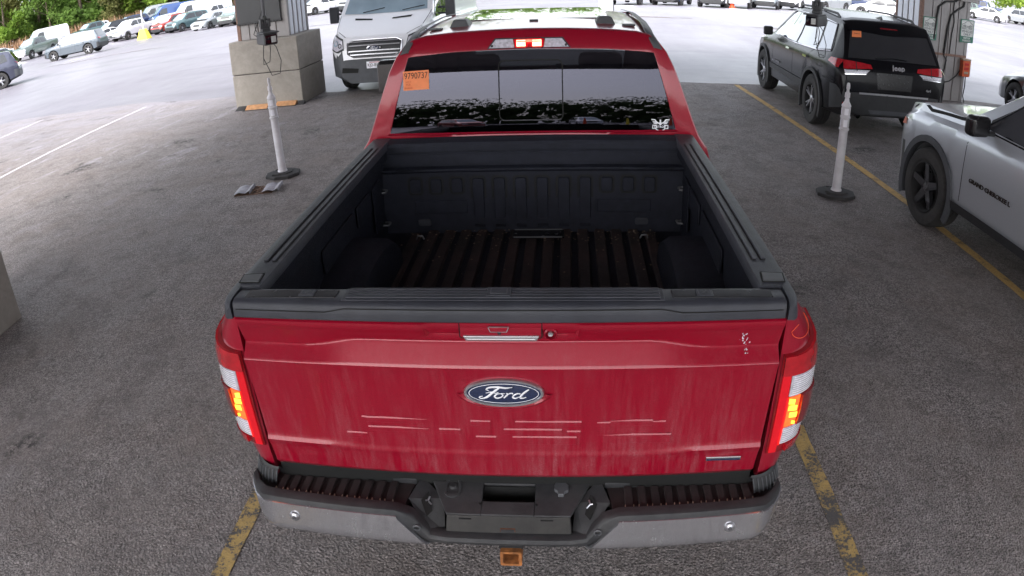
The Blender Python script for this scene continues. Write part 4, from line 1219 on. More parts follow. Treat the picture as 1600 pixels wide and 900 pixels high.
# receiver hitch
g = MB()
o_ = rrect(-.031, .041, .470, .540, .008); i_ = rrect(-.021, .031, .480, .530, .004)
g.grid([[(x, -.02, z) for x, z in o_], [(x, -.10, z) for x, z in o_], [(x * 1.0, -.104, z) for x, z in o_], [(x, -.104, z) for x, z in i_], [(x, .0, z) for x, z in i_]], True)
hc = g.build('hitch_receiver', 'rust', truck, smooth=30)
g = MB(); g.box(-.035, .045, -.085, .25, .535, .575); g.box(-.035, .045, .0, .25, .46, .535); g.box(-.5, .5, .12, .2, .50, .57); g.build('hitch_bar', 'well_black', hc, smooth=0)
g = MB(); g.box(-.020, .030, -.06, -.05, .482, .528); g.build('receiver_inside', 'rust_dark', hc, smooth=0)

# stickers on the rear window
s1 = (-.668, -.530, 1.662, 1.762)
g = MB(); g.add([onw(s1[0], s1[2], .004), onw(s1[1], s1[2] + .003, .004), onw(s1[1], s1[3] + .003, .004), onw(s1[0], s1[3], .004)], [(0, 1, 2, 3)]); stk = g.build('orange_sticker', 'orange_paper', rw, smooth=0)
wr = Vector((1, 0, .02)); wu = Vector((0, .30, 1))
text_obj('sticker_number', '9790737', .048, 'black_ink', stk, frame(onw(-.599, 1.737, .0055), wr, wu, .76), .0003, bold=-.0002)
for i, (tx, zz_, sz) in enumerate((('Lane 2', 1.708, .012), ('FCR', 1.692, .015), ('Blockside', 1.675, .013))):
    text_obj('sticker_print', tx, sz, 'orange_ink', stk, frame(onw(-.640, zz_, .0055), wr, wu, .9), .0003)
# winged crest at lower right of the window
ex, ez = .672, 1.458
cs = .0105
def E_(x, z): return onw(ex + x * cs, ez + z * cs, .0045)
g = MB()
for s_ in (-1, 1):
    for (a, b, th) in (((s_ * 1.2, .9), (s_ * 4.2, 3.6), .75), ((s_ * 1.0, -.1), (s_ * 3.4, 2.1), .6)):
        pass
    for poly in ([(.4, 1.2), (1.6, 1.9), (2.6, 3.1), (4.6, 3.2), (4.4, 2.6), (2.9, 2.5), (2.0, 1.3), (1.2, .8)],
                 [(1.9, 1.1), (2.4, 2.0), (4.0, 2.1), (3.8, 1.5), (2.7, 1.4)], [(1.5, .5), (2.0, 1.2), (3.5, 1.3), (3.3, .8), (2.2, .7)],
                 [(2.0, .3), (4.0, .3), (4.0, -.1), (2.0, -.1)], [(2.0, -1.3), (4.0, -1.3), (4.0, -1.7), (2.0, -1.7)], [(3.6, -.1), (4.0, -.1), (4.0, -1.3), (3.6, -1.3)],
                 [(1.9, .2), (2.3, .2), (2.3, -2.0), (.2, -3.3), (0, -3.3), (0, -2.8), (1.9, -1.7)]):
        vs = [E_(s_ * x, z) for x, z in poly]; g.add(vs, [tuple(range(len(vs)))])
vs = [E_(x, z) for x, z in ((-.35, 2.9), (.35, 2.9), (.45, 1.6), (1.0, 1.1), (.2, .1), (-.2, .1), (-1.0, 1.1), (-.45, 1.6))]; g.add(vs, [tuple(range(8))])
crest = g.build('crest_decal', 'white_ink', rw, smooth=0)
text_obj('crest_lettering', 'DETROIT', .0155, 'white_ink', crest, frame(onw(ex, ez - .7 * cs, .005), wr, wu, 1.0), .0003, bold=.0003)
# ------------------------------------------------------------------ generic road vehicles: lofted body with cut wheel arches, glass and trim cast on to it
def sm_interp(k, t, r=.05):
    return (interp(k, t) * 2 + interp(k, t - r) + interp(k, t + r)) / 4
def body_mb(S):
    L = S['L']; axles = S['axles']; ra = S['arch']; rw = S['rw']
    ts = set(np.linspace(0, L, S.get('nt', 56)).round(3))
    for k in ('top', 'belt', 'hw', 'wr'):
        for p in S[k]: ts.add(round(p[0], 3))
    for a in axles:
        for q in range(13): ts.add(round(a + ra * math.cos(PI * q / 12), 4))
        ts.add(round(a - ra - .004, 4)); ts.add(round(a + ra + .004, 4))
    ts = sorted(t for t in ts if 0 <= t <= L)
    out = [ts[0]]
    for t in ts[1:]:
        if t - out[-1] > .0035: out.append(t)
    rows = []
    for t in out:
        hw = sm_interp(S['hw'], t); belt = sm_interp(S['belt'], t, .03); top = sm_interp(S['top'], t, .02); wr = sm_interp(S['wr'], t)
        zb = S['zb'] + (interp(S['lift'], t) if 'lift' in S else 0)
        sill = S['sill'] + (interp(S['lift'], t) if 'lift' in S else 0)
        zs = sill; zin = zb
        for a in axles:
            if abs(t - a) < ra:
                zs = max(zs, rw + math.sqrt(max(0, ra * ra - (t - a) ** 2)))
        if zs > sill: zin = max(zb, zs - .0)
        belt = max(belt, zs + .06)
        top = max(top, belt + .01); g = top - belt
        zm = max(lerp(sill, belt, .55), zs + .02); zm = min(zm, belt - .02)
        sec = [(0, zb), (.70 * hw, zb), (.70 * hw, zin), (.955 * hw, zs), (.985 * hw, zs + .012), (hw, zm), (.995 * hw, max(zm + .005, belt - .09)), (.968 * hw, belt - .012), (.935 * hw, belt + .03 * min(1, g * 4)),
               (lerp(.92 * hw, wr, .30), belt + .28 * g), (lerp(.92 * hw, wr, .62), belt + .56 * g), (lerp(.92 * hw, wr, .88), belt + .80 * g), (wr, belt + .90 * g), (wr - .04, belt + .955 * g), (wr * .82, belt + .982 * g), (wr * .45, belt + .997 * g), (0, top)]
        rows.append([(x, t - L / 2, z) for x, z in sec] + [(-x, t - L / 2, z) for x, z in sec[-2:0:-1]])
    mb = MB(); mb.grid(rows, True)
    n = len(rows[0])
    mb.f.append(tuple(range(n))); mb.mi.append(0); mb.f.append(tuple(range(len(mb.v) - n, len(mb.v)))[::-1]); mb.mi.append(0)
    # lower trim as second material
    ztrim = S.get('ztrim', 0)
    for i, f in enumerate(mb.f):
        c = [mb.v[k] for k in f]; zc = sum(p[2] for p in c) / len(c); xc = abs(sum(p[0] for p in c) / len(c)); yc = sum(p[1] for p in c) / len(c) + L / 2
        if zc < ztrim or (S.get('bump_r') and yc < S['bump_r'][0] and zc < S['bump_r'][1]) or (S.get('bump_f') and yc > L - S['bump_f'][0] and zc < S['bump_f'][1]): mb.mi[i] = 1
        if xc < .72 * interp(S['hw'], min(max(yc, 0), L)) and zc < .95 and zc > S['zb'] + .01 and any(abs(yc - a) < ra for a in axles): mb.mi[i] = 2
    return mb
def decal(parent, name, mt, bv, S, axis, sign, lo, hi, nu=8, nv=4, off=.006, smooth=60, solid=True):
    L = S['L']
    def tr(pl): return [((p[0] - L / 2), p[1]) for p in pl] if axis == 'x' else ([(p[0], p[1] - L / 2) for p in pl] if axis == 'z' else pl)
    rows = proj_patch(bv, tr(lo), tr(hi), nu, nv, axis, sign, off)
    g = MB(); g.grid(rows)
    return g.build(name, mt, parent, smooth=smooth, fix=False)
def seam(parent, bv, S, axis, sign, pts, wd=.010, name='panel_gap', mt='dark_gap', off=.002):
    L = S['L']; g = MB()
    P = [((p[0] - L / 2), p[1]) if axis == 'x' else ((p[0], p[1] - L / 2) if axis == 'z' else p) for p in pts]
    row = []
    for a, b in zip(P[:-1], P[1:]):
        n = max(2, int(math.hypot(b[0] - a[0], b[1] - a[1]) / .06)); dx, dy = b[0] - a[0], b[1] - a[1]; l_ = math.hypot(dx, dy); nx_, ny_ = -dy / l_ * wd / 2, dx / l_ * wd / 2
        lo = [(a[0] - nx_, a[1] - ny_), (b[0] - nx_, b[1] - ny_)]; hi = [(a[0] + nx_, a[1] + ny_), (b[0] + nx_, b[1] + ny_)]
        g.grid(proj_patch(bv, lo, hi, n, 2, axis, sign, off))
    return g.build(name, mt, parent, smooth=0, fix=False)
def arch_trim(parent, S, a, s_, mt, w=.035, prof=.02):
    L = S['L']; ra = S['arch']; rw = S['rw']; rows = []
    for q in range(25):
        an = R(-24 + 228 * q / 24); y = a + ra * math.cos(an); z = rw + ra * math.sin(an)
        hw = interp(S['hw'], y); r2 = ra + w; y2 = a + r2 * math.cos(an); z2 = rw + r2 * math.sin(an); r0 = ra - .012; y0 = a + r0 * math.cos(an); z0 = rw + r0 * math.sin(an)
        rows.append([(s_ * hw * .94, y0 - L / 2, z0), (s_ * (hw + prof), y0 - L / 2, z0), (s_ * (hw + prof), y2 - L / 2, z2), (s_ * hw * .985, y2 - L / 2, z2)])
    g = MB(); g.grid(rows); g.build('wheel_arch_trim', mt, parent, smooth=45)
SP = {}
SP['suv'] = dict(L=4.82, axles=(.99, 3.905), arch=.45, rw=.385, zb=.26, sill=.34, ztrim=.42, bump_r=(.30, .66), bump_f=(.25, .55),
    top=[(0, .62), (.015, .90), (.05, 1.04), (.10, 1.12), (.36, 1.56), (.42, 1.645), (.60, 1.69), (1.5, 1.745), (2.5, 1.725), (2.95, 1.66), (3.72, 1.14), (3.85, 1.12), (4.5, 1.03), (4.68, .93), (4.78, .75), (4.82, .60)],
    belt=[(0, .55), (.015, .80), (.05, .95), (.10, 1.06), (.5, 1.10), (2.5, 1.07), (3.7, 1.04), (4.5, .94), (4.7, .82), (4.82, .55)],
    hw=[(0, .78), (.04, .84), (.12, .90), (.4, .94), (1, .965), (4.0, .96), (4.45, .90), (4.7, .80), (4.82, .66)],
    wr=[(0, .74), (.10, .79), (.36, .71), (.6, .68), (1.6, .68), (2.9, .64), (3.72, .80), (4.5, .74), (4.82, .60)], lift=[(0, .12), (.5, 0), (4.4, 0), (4.82, .06)])
def std_glass(root, bv, S, sides, mats=('car_glass', 'car_glass', 'screen_glass')):
    for s_ in (-1, 1):
        for lo, hi in sides:
            decal(root, 'side_window', mats[0], bv, S, 'x', s_, lo, hi, 8, 4)
def make_suv(root, S=None, paintm='paint', key='suv', detail=1, trim='trim_black'):
    S = S or SP['suv']; mb = body_mb(S); bv = bvh_of(mb); L = S['L']
    body = mb.build('body', [paintm, trim, 'well_black'], root, smooth=32)
    std_glass(root, bv, S, [([(2.06, 1.13), (3.42, 1.14)], [(2.06, 1.60), (2.80, 1.60), (3.42, 1.20)]), ([(1.05, 1.14), (1.98, 1.13)], [(1.13, 1.60), (1.98, 1.61)]), ([(.52, 1.22), (.97, 1.16)], [(.66, 1.57), (1.05, 1.59)])])
    decal(root, 'windscreen', 'screen_glass', bv, S, 'z', 1, [(-.72, 3.66), (0, 3.70), (.72, 3.66)], [(-.60, 2.98), (0, 2.96), (.60, 2.98)], 10, 5)
    decal(root, 'rear_window', 'car_glass', bv, S, 'y', -1, [(-.72, 1.16), (.72, 1.16)], [(-.62, 1.55), (0, 1.57), (.62, 1.55)], 12, 6, .008)
    for s_ in (-1, 1):
        decal(root, 'tail_light', 'lamp_red', bv, S, 'y', -1, [(s_ * .50, .99), (s_ * .83, .99)], [(s_ * .50, 1.09), (s_ * .83, 1.11)], 6, 3, .012)
        decal(root, 'headlight', 'lamp_clear', bv, S, 'y', 1, [(s_ * .45, .78), (s_ * .80, .78)], [(s_ * .45, .88), (s_ * .80, .90)], 6, 3, .012)
        g = MB(); g.box(*sorted((s_ * .95, s_ * 1.12)), 3.28 - L / 2, 3.38 - L / 2, 1.10, 1.26); g.build('door_mirror', trim, root, smooth=0, bevel=.03)
        for a in S['axles']: put_wheel(root, key, s_ * (interp(S['hw'], a) - .125), a - L / 2, s_)
    decal(root, 'grille', 'trim_black', bv, S, 'y', 1, [(-.42, .74), (.42, .74)], [(-.42, .90), (.42, .90)], 6, 3, .010)
    if detail:
        for s_ in (-1, 1):
            seam(root, bv, S, 'x', s_, [(2.02, 1.10), (2.02, .46)]); seam(root, bv, S, 'x', s_, [(3.10, 1.10), (3.22, .8), (3.22, .46)])
            for t_ in (2.2, 1.2):
                decal(root, 'door_handle', 'chrome' if detail > 1 else paintm, bv, S, 'x', s_, [(t_, .955), (t_ + .17, .955)], [(t_, .985), (t_ + .17, .985)], 4, 2, .03)
    return bv, S
SP['sedan'] = dict(L=4.65, axles=(.98, 3.72), arch=.385, rw=.34, zb=.20, sill=.26, ztrim=.30, bump_r=(.1, .45), bump_f=(.12, .40),
    top=[(0, .60), (.03, .90), (.12, 1.03), (.70, 1.07), (1.45, 1.38), (1.9, 1.44), (2.4, 1.43), (2.75, 1.36), (3.45, .96), (4.2, .82), (4.5, .70), (4.65, .50)],
    belt=[(0, .5), (.05, .78), (.15, .90), (.8, .93), (2.5, .90), (3.4, .86), (4.2, .74), (4.5, .62), (4.65, .45)],
    hw=[(0, .70), (.1, .80), (.5, .88), (1, .90), (3.7, .90), (4.3, .84), (4.55, .72), (4.65, .58)],
    wr=[(0, .66), (.7, .72), (1.45, .58), (2.6, .56), (3.45, .74), (4.65, .5)])
def make_sedan(root, paintm='paint'):
    S = SP['sedan']; mb = body_mb(S); bv = bvh_of(mb); L = S['L']
    mb.build('body', [paintm, 'trim_black', 'well_black'], root, smooth=32)
    std_glass(root, bv, S, [([(2.0, .96), (3.0, .95)], [(2.0, 1.33), (2.55, 1.31), (3.0, 1.03)]), ([(1.05, 1.0), (1.94, .96)], [(1.38, 1.29), (1.94, 1.34)])])
    decal(root, 'windscreen', 'screen_glass', bv, S, 'z', 1, [(-.68, 3.38), (0, 3.44), (.68, 3.38)], [(-.52, 2.76), (0, 2.74), (.52, 2.76)], 8, 4)
    decal(root, 'rear_window', 'car_glass', bv, S, 'z', 1, [(-.62, .78), (.62, .78)], [(-.52, 1.40), (.52, 1.40)], 8, 4)
    for s_ in (-1, 1):
        decal(root, 'tail_light', 'lamp_red', bv, S, 'y', -1, [(s_ * .42, .76), (s_ * .72, .76)], [(s_ * .42, .86), (s_ * .72, .86)], 5, 3, .012)
        decal(root, 'headlight', 'lamp_clear', bv, S, 'y', 1, [(s_ * .38, .56), (s_ * .70, .56)], [(s_ * .38, .65), (s_ * .70, .66)], 5, 3, .012)
        g = MB(); g.box(*sorted((s_ * .88, s_ * 1.02)), 2.95 - L / 2, 3.05 - L / 2, .94, 1.06); g.build('door_mirror', paintm, root, smooth=0, bevel=.025)
        for a in S['axles']: put_wheel(root, 'car', s_ * (interp(S['hw'], a) - .11), a - L / 2, s_)
        seam(root, bv, S, 'x', s_, [(1.97, .92), (1.97, .34)])
    decal(root, 'grille', 'trim_black', bv, S, 'y', 1, [(-.34, .42), (.34, .42)], [(-.34, .60), (.34, .60)], 5, 3, .010)
SP['pickup'] = dict(L=5.8, axles=(1.15, 4.75), arch=.47, rw=.40, zb=.40, sill=.48, ztrim=.50, bump_r=(.12, .75), bump_f=(.14, .80),
    top=[(0, .7), (.03, 1.32), (1.85, 1.34), (1.90, 1.45), (2.05, 1.86), (2.3, 1.92), (3.4, 1.92), (3.75, 1.84), (4.45, 1.32), (5.4, 1.22), (5.65, 1.10), (5.8, .8)],
    belt=[(0, .65), (.03, 1.28), (3.6, 1.26), (4.4, 1.22), (5.5, 1.08), (5.8, .7)],
    hw=[(0, .88), (.1, .92), (1.2, .98), (4.8, .98), (5.5, .93), (5.8, .84)],
    wr=[(0, .86), (1.9, .84), (2.1, .70), (3.6, .68), (4.4, .86), (5.8, .78)])
def make_pickup(root, paintm='paint'):
    S = SP['pickup']; mb = body_mb(S); bv = bvh_of(mb); L = S['L']
    mb.build('body', [paintm, 'chrome', 'well_black'], root, smooth=32)
    std_glass(root, bv, S, [([(2.98, 1.32), (4.1, 1.32)], [(2.98, 1.78), (3.55, 1.77), (4.1, 1.40)]), ([(2.12, 1.32), (2.90, 1.32)], [(2.2, 1.78), (2.90, 1.79)])])
    decal(root, 'windscreen', 'screen_glass', bv, S, 'z', 1, [(-.74, 4.38), (0, 4.42), (.74, 4.38)], [(-.62, 3.80), (0, 3.78), (.62, 3.80)], 8, 4)
    g = MB(); g.box(-.80, .80, .10 - L / 2, 1.80 - L / 2, 1.335, 1.347); g.build('bed_cover', 'trim_black', root, smooth=0)
    for s_ in (-1, 1):
        decal(root, 'headlight', 'lamp_clear', bv, S, 'y', 1, [(s_ * .62, .86), (s_ * .86, .86)], [(s_ * .62, 1.04), (s_ * .84, 1.04)], 4, 3, .015)
        decal(root, 'tail_light', 'lamp_red', bv, S, 'y', -1, [(s_ * .78, .90), (s_ * .88, .90)], [(s_ * .78, 1.22), (s_ * .88, 1.22)], 4, 3, .015)
        g = MB(); g.box(*sorted((s_ * .98, s_ * 1.2)), 4.0 - L / 2, 4.1 - L / 2, 1.28, 1.50); g.build('door_mirror', 'trim_black', root, smooth=0, bevel=.025)
        for a in S['axles']: put_wheel(root, 'suv', s_ * (interp(S['hw'], a) - .12), a - L / 2, s_)
        seam(root, bv, S, 'x', s_, [(2.94, 1.26), (2.94, .56)]); seam(root, bv, S, 'x', s_, [(1.88, 1.28), (1.88, .56)])
    decal(root, 'grille', 'trim_black', bv, S, 'y', 1, [(-.54, .84), (.54, .84)], [(-.54, 1.08), (.54, 1.08)], 6, 3, .015)
    g = MB()
    for k in range(3): g.grid(proj_patch(bv, [(-.5, .87 + k * .08), (.5, .87 + k * .08)], [(-.5, .895 + k * .08), (.5, .895 + k * .08)], 6, 2, 'y', 1, .03))
    g.build('grille_bars', 'chrome', root, smooth=0, fix=False)
SP['van'] = dict(L=5.9, axles=(1.05, 4.80), arch=.42, rw=.36, zb=.26, sill=.38, ztrim=.42, bump_r=(.15, .70), bump_f=(.42, .80),
    top=[(0, 1.2), (.04, 2.2), (.2, 2.45), (3.9, 2.50), (4.25, 2.38), (5.02, 1.50), (5.08, 1.46), (5.50, 1.26), (5.74, 1.12), (5.84, .95), (5.9, .70)],
    belt=[(0, 1.0), (.04, 1.20), (4.6, 1.28), (5.05, 1.26), (5.5, 1.10), (5.7, .98), (5.84, .82), (5.9, .55)],
    hw=[(0, .95), (.1, 1.0), (4.9, 1.01), (5.45, .98), (5.7, .90), (5.82, .80), (5.9, .66)],
    wr=[(0, .88), (.3, .84), (4.2, .82), (5.05, .94), (5.5, .84), (5.9, .60)])
def make_van(root, paintm='paint', hero=False):
    S = SP['van']; mb = body_mb(S); bv = bvh_of(mb); L = S['L']
    mb.build('body', [paintm, 'grey_bumper', 'well_black'], root, smooth=32)
    std_glass(root, bv, S, [([(3.65, 1.38), (4.75, 1.34)], [(3.65, 2.05), (4.30, 2.05), (4.75, 1.52)])])
    decal(root, 'windscreen', 'screen_glass', bv, S, 'y', 1, [(-.84, 1.53), (-.4, 1.50), (.4, 1.50), (.84, 1.53)], [(-.74, 2.26), (0, 2.30), (.74, 2.26)], 14, 8, .008)
    for s_ in (-1, 1):
        g = MB(); g.box(*sorted((s_ * 1.12, s_ * 1.30)), 4.55 - L / 2, 4.68 - L / 2, 1.34, 1.68); g.box(*sorted((s_ * .95, s_ * 1.14)), 4.60 - L / 2, 4.64 - L / 2, 1.50, 1.545)
        g.box(*sorted((s_ * .95, s_ * 1.14)), 4.60 - L / 2, 4.64 - L / 2, 1.38, 1.42)
        g.build('door_mirror', 'grey_bumper', root, smooth=0, bevel=.03)
        for a in S['axles']: put_wheel(root, 'van', s_ * (interp(S['hw'], a) - .13), a - L / 2, s_)
        hl = decal(root, 'headlight', 'trim_black', bv, S, 'y', 1, [(s_ * .60, .90), (s_ * .74, .84), (s_ * .90, .90)], [(s_ * .64, 1.10), (s_ * .80, 1.16), (s_ * .91, 1.18)], 8, 5, .010)
        if hero:
            decal(hl, 'lamp_reflector', 'lamp_clear', bv, S, 'y', 1, [(s_ * .62, .93), (s_ * .76, .87), (s_ * .885, .93)], [(s_ * .65, 1.07), (s_ * .80, 1.13), (s_ * .89, 1.14)], 8, 5, .016)
            for x, z, r_ in ((.70, .98, .045), (.80, 1.02, .055)):
                g = MB(); rows = []
                for rr in (r_, r_ * .8, r_ * .5, .003):
                    rows.append([Vector((0, 0, 0)) for _ in range(16)])
                    for q in range(16):
                        a = 2 * PI * q / 16; h = bv.ray_cast(Vector((s_ * x + rr * math.cos(a), 50, z + rr * math.sin(a))), Vector((0, -1, 0)))[0]
                        rows[-1][q] = h + Vector((0, .025 - .02 * (1 - rr / r_), 0))
                g.grid(rows, True); g.build('lamp_lens', 'trim_black' if x < .75 else 'screen_glass', hl, smooth=60)
            decal(root, 'bonnet_vent', 'dark_gap', bv, S, 'z', 1, [(s_ * .12 + s_ * .08, 5.24), (s_ * .56, 5.20)], [(s_ * .12 + s_ * .08, 5.19), (s_ * .58, 5.13)], 5, 2, .006)
            seam(root, bv, S, 'z', 1, [(s_ * .92, 5.0), (s_ * .84, 5.5), (s_ * .60, 5.72)], .010)
            decal(root, 'fog_lamp', 'dark_gap', bv, S, 'y', 1, [(s_ * .34, .46), (s_ * .66, .47)], [(s_ * .32, .54), (s_ * .64, .57)], 5, 3, .010)
    if hero:
        def py(x, z): return bv.ray_cast(Vector((x, 50, z)), Vector((0, -1, 0)))[0].y
        gr = decal(root, 'grille', 'trim_black', bv, S, 'y', 1, [(-.50, .80), (-.40, .76), (.40, .76), (.50, .80)], [(-.52, 1.02), (-.40, 1.06), (.40, 1.06), (.52, 1.02)], 12, 5, .012)
        for k, z in enumerate((.79, .855, .955, 1.02)):
            g = MB(); hwid = .46 if k in (0, 3) else .50
            g.grid(proj_patch(bv, [(-hwid, z), (hwid, z)], [(-hwid, z + .020), (hwid, z + .020)], 14, 2, 'y', 1, .045)); g.build('grille_bar', 'satin_silver', gr, smooth=0, fix=False)
        g = MB(); P = [(-.40, .755), (-.52, .82), (-.535, 1.02), (-.42, 1.07), (.42, 1.07), (.535, 1.02), (.52, .82), (.40, .755), (-.40, .755)]
        pts = []
        for a, b in zip(P[:-1], P[1:]):
            for q in range(5): x, z = lerp(a[0], b[0], q / 5), lerp(a[1], b[1], q / 5); pts.append((x, py(x, z) + .02, z))
        pts.append(pts[0]); g.tube(pts, .014, 6, False); g.build('grille_surround', 'satin_silver', gr)
        yb_ = py(0, .91) + .05
        g = MB(); rows = [[(p[0], yb_ + o, .91 + p[1]) for p in ell(a, b)] for a, b, o in ((.135, .058, -.03), (.135, .058, .0), (.122, .048, .004))]; g.grid(rows, True); lb = g.build('oval_badge', 'chrome', gr)
        g = MB(); e = ell(.122, .048); g.grid([[(p[0] * k, yb_ + .003, .91 + p[1] * k) for p in e] for k in (1, .5, .01)], True); g.build('badge_field', 'oval_blue', lb)
        strokes(lb, 'badge_lettering', [([(-p[0], p[1]) for p in q], w_) for q, w_ in FORD], .004, yb_ + .005, .908, .08, .036, 'white_ink', shear=-.32, d=1)
        yp = py(-.0, .60) + .015; g = MB(); g.box(-.155, .155, yp, yp + .01, .535, .665); pl = g.build('licence_plate', 'reflective_white', root, smooth=0, bevel=.004)
        m4 = frame((0, yp + .0115, .592), (-1, 0, 0), (0, 0, 1), .95)
        text_obj('plate_number', 'KJD-8V34', .085, 'black_ink', pl, frame((.0, yp + .0115, .595), (-1, 0, 0), (0, 0, 1), .78), .001)
        g = MB(); g.box(-.10, .10, yp + .0095, yp + .0112, .643, .655); g.build('plate_band', 'plastic_red', pl, smooth=0)
        for s_ in (-1, 1):
            g = MB(); a, b = (s_ * .10 + .25, 1.56), (s_ * .10 - .35, 1.60)
            pts = []
            for q in range(6):
                x = lerp(.05 + s_ * .40, s_ * .40 - .38, q / 5); z = lerp(1.535, 1.60, q / 5); pts.append((x, py(x, z) + .02, z))
            g.tube(pts, .008, 5); g.build('wiper', 'trim_black', root)
    else:
        decal(root, 'grille', 'trim_black', bv, S, 'y', 1, [(-.5, .78), (.5, .78)], [(-.5, 1.02), (.5, 1.02)], 6, 3, .012)

# ------------------------------------------------------------------ black SUV parked ahead on the right (seen from behind)
paint('paint_black', (.004, .004, .006), .2, .25, dust=.02, coat=.12)
M['paint_black'].node_tree.nodes['Principled BSDF'].inputs['Specular IOR Level'].default_value = .18
paint('paint_silver_grey', (.45, .47, .51), .45, .30, dust=.04)
paint('paint_dark_grey', (.014, .014, .017), .3, .3, dust=.05)
paint('paint_white', (.80, .80, .84), .0, .35, dust=.03)
paint('paint_navy', (.045, .05, .085), .5, .3)
paint('paint_dark_green', (.02, .03, .028), .4, .3)
bs = thing('parked_suv', 'glossy black SUV seen from behind with orange tag in its rear window', 'SUV', (4.865, 7.62 + 2.41, 0), R(-.8))
bv, S = make_suv(bs, None, 'paint_black', 'suv', 0, 'trim_black')
L = S['L']
for o in [c for c in bs.children if c.name.split('.')[0] in ('tail_light', 'side_window')]: 
    if o.name.startswith('tail_light'): bpy.data.objects.remove(o)
for o in [c for c in bs.children if c.name.split('.')[0] == 'side_window']: o.data.materials[0] = M['side_glass_pale']
for s_ in (-1, 1):
    tl = decal(bs, 'tail_light', 'lamp_red', bv, S, 'y', -1, [(s_ * .36, 1.035), (s_ * .60, 1.02), (s_ * .80, 1.01)], [(s_ * .38, 1.09), (s_ * .60, 1.115), (s_ * .79, 1.13)], 14, 5, .016)
    decal(tl, 'lamp_wrap', 'lamp_red', bv, S, 'x', s_, [(.10, 1.01), (.40, 1.07)], [(.115, 1.13), (.38, 1.125)], 8, 4, .012)
    decal(tl, 'clear_lens', 'lamp_clear', bv, S, 'y', -1, [(s_ * .46, .965), (s_ * .78, .95)], [(s_ * .40, 1.015), (s_ * .79, 1.0)], 12, 3, .014)
    decal(tl, 'lamp_underline', 'chrome', bv, S, 'y', -1, [(s_ * .46, .95), (s_ * .78, .935)], [(s_ * .46, .960), (s_ * .78, .945)], 10, 2, .012)
    seam(tl, bv, S, 'y', -1, [(s_ * .605, .99), (s_ * .61, 1.12)], .014, off=.022)
    for a in S['axles']: arch_trim(bs, S, a, s_, 'trim_black', .045, .022)
    seam(bs, bv, S, 'x', s_, [(2.02, 1.60), (2.02, .46)]); seam(bs, bv, S, 'x', s_, [(3.12, 1.12), (3.25, .9), (3.25, .46)]); seam(bs, bv, S, 'x', s_, [(1.08, 1.50), (1.10, 1.15), (1.32, .95), (1.42, .78)])
    seam(bs, bv, S, 'x', s_, [(.03, .80), (.55, .82)])
    for t_ in (2.16, 1.22): decal(bs, 'door_handle', 'chrome', bv, S, 'x', s_, [(t_, .985), (t_ + .18, .985)], [(t_, 1.015), (t_ + .18, 1.015)], 5, 2, .035)
    decal(bs, 'door_strip', 'trim_black', bv, S, 'x', s_, [(1.46, .50), (3.40, .50)], [(1.46, .60), (3.40, .60)], 10, 3, .012)
    # bright window surround
    pts = []
    for t_, z in ((.48, 1.20), (1.0, 1.145), (2.0, 1.115), (3.46, 1.125)):
        h = bv.ray_cast(Vector((s_ * 9, t_ - L / 2, z)), Vector((-s_, 0, 0)))[0]; pts.append(h + Vector((s_ * .008, 0, 0)))
    g = MB(); g.tube(pts, .009, 5)
    pts = []
    for t_, z in ((.48, 1.20), (.64, 1.585), (1.1, 1.61), (2.0, 1.625), (2.82, 1.615), (3.46, 1.20)):
        h = bv.ray_cast(Vector((s_ * 9, t_ - L / 2, z)), Vector((-s_, 0, 0)))[0]; pts.append(h + Vector((s_ * .008, 0, 0)))
    g.tube(pts, .009, 5); g.build('window_trim', 'chrome', bs)
    g = MB(); g.tube([(s_ * .62, .75 - L / 2, 1.66), (s_ * .62, .9 - L / 2, 1.725), (s_ * .62, 1.8 - L / 2, 1.75), (s_ * .61, 2.6 - L / 2, 1.73), (s_ * .60, 2.75 - L / 2, 1.66)], [.02, .02, .018, .02, .02], 6); g.build('roof_rail', 'trim_black', bs)
    decal(bs, 'reflector', 'lamp_red', bv, S, 'y', -1, [(s_ * .66, .50), (s_ * .80, .50)], [(s_ * .66, .545), (s_ * .80, .545)], 3, 2, .012)
    g = MB(); g.tube([(s_ * .55, .0 - L / 2 + .12, .36), (s_ * .55, -L / 2 - .02, .36)], .035, 12, False); g.build('exhaust_tip', 'chrome', bs)
g = MB(); o_ = [(.62 + .10 * math.cos(a), 1.02 + .085 * math.sin(a)) for a in np.linspace(0, 2 * PI, 21)]
seam(bs, bv, S, 'x', -1, [(.60, .94), (.78, .94), (.80, .97), (.80, 1.08), (.77, 1.10), (.62, 1.10), (.59, 1.07), (.59, .96), (.60, .94)], .008, 'fuel_flap')
decal(bs, 'spoiler', 'paint_black', bv, S, 'z', 1, [(-.66, .345), (0, .315), (.66, .345)], [(-.66, .62), (0, .62), (.66, .62)], 10, 4, .022)
decal(bs, 'stop_lamp', 'lamp_dark_red', bv, S, 'y', -1, [(-.14, 1.585), (.14, 1.585)], [(-.14, 1.602), (.14, 1.602)], 5, 2, .014)
decal(bs, 'tailgate_bar', 'paint_black', bv, S, 'y', -1, [(-.36, 1.0), (.36, 1.0)], [(-.36, 1.03), (.36, 1.03)], 10, 2, .018)
decal(bs, 'plate_recess', 'black_gloss', bv, S, 'y', -1, [(-.27, .76), (.27, .76)], [(-.30, .99), (.30, .99)], 8, 4, .006)
decal(bs, 'bumper_strip', 'satin_silver', bv, S, 'y', -1, [(-.56, .675), (.56, .675)], [(-.56, .70), (.56, .70)], 12, 2, .020)
decal(bs, 'lower_bumper', 'trim_black', bv, S, 'y', -1, [(-.70, .42), (.70, .42)], [(-.72, .64), (.72, .64)], 14, 4, .016)
decal(bs, 'skid_plate', 'grey_bumper', bv, S, 'y', -1, [(-.36, .40), (.36, .40)], [(-.40, .46), (.40, .46)], 8, 2, .024)
